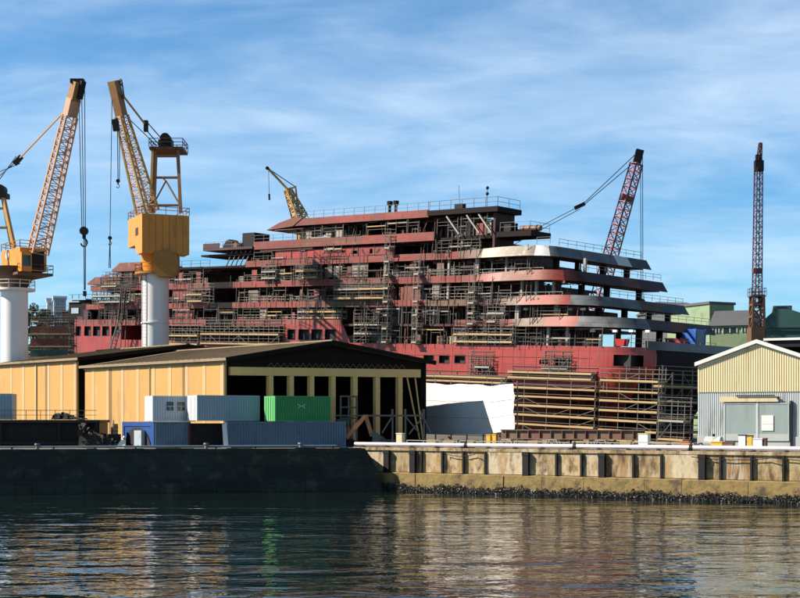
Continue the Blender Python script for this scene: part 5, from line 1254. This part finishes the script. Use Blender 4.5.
for j in range(nz):
    for i in range(nx):
        fs += [(q(i,j),q(i+1,j),q(i+1,j+1),q(i,j+1)),(nv+q(i,j),nv+q(i,j+1),nv+q(i+1,j+1),nv+q(i+1,j))]
ed = [q(i,0) for i in range(nx+1)]+[q(nx,j) for j in range(1,nz+1)]+[q(i,nz) for i in range(nx-1,-1,-1)]+[q(0,j) for j in range(nz-1,0,-1)]
fs += [(ed[k],ed[(k+1)%len(ed)],nv+ed[(k+1)%len(ed)],nv+ed[k]) for k in range(len(ed))]
f.add(vs,fs); f.build('sheet', M['tarp'], t)
for jj in (.33,.66):
    f = MB(); pts = []
    for i in range(0,nx+1,2):
        s = i/nx; zb = 1.2+max(0,(s-.72))*2.2; z = zb+(topz(s)-zb)*jj; j = jj*nz
        pts.append((s*Lt,-.3+.03*math.sin(s*7+j*.15)+.012*math.sin(s*43-j*.2)*math.sin(s*5)+.012*math.sin(j*.5+s*9)-.012,z))
    for a,b_ in zip(pts,pts[1:]): f.bar(a,b_,.012,.045)
    f.build('seam', M['plankgrey'], t)
for k in range(9):
    s = .04+k*.115; f = MB(); z = topz(s); f.bar((s*Lt,-.28,z-.12),(s*Lt,.25,z+.1),.05); f.build('tie', M['black'], t)
f = MB()
for k in range(7): x = Lt*k/6; z = topz(k/6); f.bar((x,.25,0),(x,.25,z+rnd.uniform(.1,.5)),.12)
for z in (2.0,4.2,5.9): f.bar((0,.3,z),(Lt,.3,z),.10)
f.build('pole_frame', M['scaf'], t)
# ochre steel girder
t = thing('steel_girder','long ochre steel girder lying on blocks behind the quay pipe','girder',Q(qs(470)+1.2,4.2,GZ),QANG+.03)
f = MB(); Lg = 15.5; f.box(0,Lg,0,.5,.95,1.05).box(0,Lg,.2,.28,1.051,1.85).box(0,Lg,0,.5,1.851,1.95); f.build('beam', M['ochre'], t)
for k in range(12):
    f = MB(); x = .6+k*1.25; f.box(x,x+.06,.02,.197,1.053,1.848); f.build('stiffener', M['ochre'], t)
for x in (1,5,9.5,14):
    f = MB(); f.box(x-.3,x+.3,-.1,.6,0,.948); f.build('block', M['tan'], t)
def simple_boxes(name, cat, label, s, d, lx, ly, lz, m, extra=None, z=0):
    t = thing(name,label,cat,Q(s,d,GZ+z),QANG)
    f = MB(); f.box(0,lx,0,ly,.1,lz); f.build('body', M[m], t)
    f = MB(); f.box(-.04,lx+.04,-.04,ly+.04,lz+.003,lz+.08); f.build('lid', M[extra or m], t)
    f = MB(); f.box(.08,.2,.02,ly-.02,0,.098).box(lx-.2,lx-.08,.02,ly-.02,0,.098); f.build('feet', M['black'], t)
    return t
def cone_like(s,d): return Q(s,d,GZ)
simple_boxes('bollard_box','box','yellow painted box at the left end of the ochre girder, left one',qs(471),3.2,.45,.5,1.35,'yellow')
simple_boxes('bollard_box','box','yellow painted box at the left end of the ochre girder, right one',qs(477),3.2,.42,.5,1.4,'yellow')
simple_boxes('cabinet','cabinet','cream upright cabinet on the quay edge above the first fenders',qs(386),2.0,.7,.6,1.45,'cream','white')
simple_boxes('crate','crate','brown low crate on the quay in front of the tarpaulin',qs(455),2.2,.9,.6,.75,'tan')
simple_boxes('cabinet','cabinet','white cabinet on the quay below the stern staging',qs(628),2.5,.95,.7,1.55,'white','cream')
simple_boxes('ticket_cabinet','cabinet','tall white cabinet with a dark top before the warehouse door',qs(733),1.5,.62,.5,1.5,'white','black')
simple_boxes('ticket_cabinet','cabinet','narrow yellow cabinet between two white ones before the warehouse door',qs(741.5),1.6,.42,.5,1.45,'yellow','black')
simple_boxes('ticket_cabinet','cabinet','lower white cabinet right of the narrow yellow cabinet',qs(747.5),1.5,.85,.5,1.15,'white','white')
simple_boxes('ticket_cabinet','cabinet','narrow rusty cabinet right of the lower white cabinet',qs(757.5),1.6,.25,.5,1.2,'brown','brown')
simple_boxes('skip_box','box','long yellow box with a duller right half before the grey warehouse wall',qs(705),1.6,1.05,.8,.85,'yellow')
simple_boxes('skip_box','box','dull ochre box joined to the right of the long yellow box',qs(715)+.03,1.62,1.05,.75,.82,'ochre')
simple_boxes('barrel_box','box','orange red box on the quay below the end bay of the staging',qs(673),2.0,.75,.6,.85,'orange')
t = thing('fuel_tank','pale grey round tank on the quay at the left corner of the cream warehouse','tank',Q(qs(691),4.0,GZ),QANG)
f = MB(); f.tube((0,0,.75),(1.5,0,.75),.62,n=14); f.build('shell', M['greysheet'], t); f = MB(); f.box(.1,.3,-.5,.5,0,.3).box(1.2,1.4,-.5,.5,0,.3); f.build('saddle', M['black'], t); f = MB(); f.tube((.75,0,1.35),(.75,0,1.6),.14,n=8); f.build('filler', M['black'], t)
# trapezoid barrier frames with a small lamp box
def barrier():
    a = MB(); 
    for y in (0,.6):
        a.bar((-.85,y,0),(-.5,y,.95),.09); a.bar((.85,y,0),(.5,y,.95),.09); a.bar((-.5,y,.95),(.5,y,.95),.09); a.bar((-.65,y,.5),(.65,y,.5),.07)
    for x in (-.5,.5): a.bar((x,0,.95),(x,.6,.95),.08)
    b = MB(); b.box(-.42,.42,.15,.45,.1,.7)
    c = MB(); c.box(-.1,.1,.08,.148,.4,.6)
    return a,b,c
proto = thing('barrier_frame','pale trapezoid barrier frame round a brown box on the quay','barrier',Q(0,0,0),QANG,'barrier frames along the quay')
a,b_,c = barrier(); a.build('frame', M['pillar'], proto); b_.build('box', M['brown'], proto); c.build('lamp', M['yellow'], proto)
for i,(px,lab) in enumerate(((497,'pale trapezoid barrier frame round a brown box, leftmost on the quay, near the girder end'),(543,'pale trapezoid barrier frame round a brown box, second from the tarpaulin'),(592,'pale trapezoid barrier frame round a brown box, nearest the white cabinet'))):
    o = proto if i == 0 else dup(proto)
    o.location = Q(qs(px),1.9,GZ); o.rotation_euler = (0,0,QANG); o['label'] = lab
# low pipes, hand rails along the quay
t = thing('quay_rail','grey low hand rail running along the quay behind the pipe','railing',Q(qs(400),1.4,GZ),QANG)
for k in range(5):
    f = MB(); x = k*6.3
    for i in range(4): f.bar((x+i*2,0,0),(x+i*2,0,.8),.07)
    f.bar((x,0,.8),(x+6,0,.72),.08); f.bar((x,0,.4),(x+6,0,.4),.06); f.build('rail_section', M['pillar'], t)
pal = None
for px,d in ((414,3.4),(436,2.6),(519,3.0),(566,2.7),(612,3.1),(650,2.6),(664,3.3)):
    if pal is None:
        pal = o = thing('pallet_stack','low stack of brown timber pallets on the quay behind the pipe','pallets',(0,0,0),QANG,'pallet stacks on the quay')
        for k in range(5):
            f = MB(); z = k*.17
            for y in (0,.35,.7): f.box(-.6,.6,y,y+.09,z,z+.09)
            for i in range(5): f.box(-.6+i*.26,-.6+i*.26+.16,-.02,.82,z+.093,z+.12)
            for y in (0,.35,.7): f.box(-.6,.6,y,y+.09,z+.123,z+.168)
            f.build('pallet', M['tan' if k != 2 else 'brown'], pal)
    else: o = dup(pal)
    o.location = Q(qs(px),d,GZ); o.rotation_euler = (0,0,QANG+rnd.uniform(-.2,.2))
# low scrap and hose lying on the quay (dark clutter)
for (px,d,n_,lab,sc) in ((420,5,60,'low dark heap of cable and offcuts in front of the tarpaulin shadow',1.0),(560,6,90,'brown heap of offcuts under the big board staging',1.2),(655,6,80,'dark heap of steel offcuts near the stern staging foot',1.1)):
    t = thing('offcut_heap',lab,'scrap',Q(qs(px),d,GZ),QANG)
    f = MB()
    for k in range(n_):
        x = max(-2.6,min(2.6,rnd.gauss(0,1.6)))*sc; y = rnd.gauss(0,.5); z = abs(rnd.gauss(0,.3)); dd = Vector((rnd.uniform(-1,1),rnd.uniform(-.5,.5),rnd.uniform(-.3,.5)))*sc
        f.bar((x,y,z),(x+dd.x,y+dd.y,max(.05,z+dd.z)),rnd.uniform(.06,.2))
    f.box(-3.2*sc,3.2*sc,-.7,.7,.01,.25)
    f.build('offcuts', M[rnd.choice(['brown','scafdk'])], t)
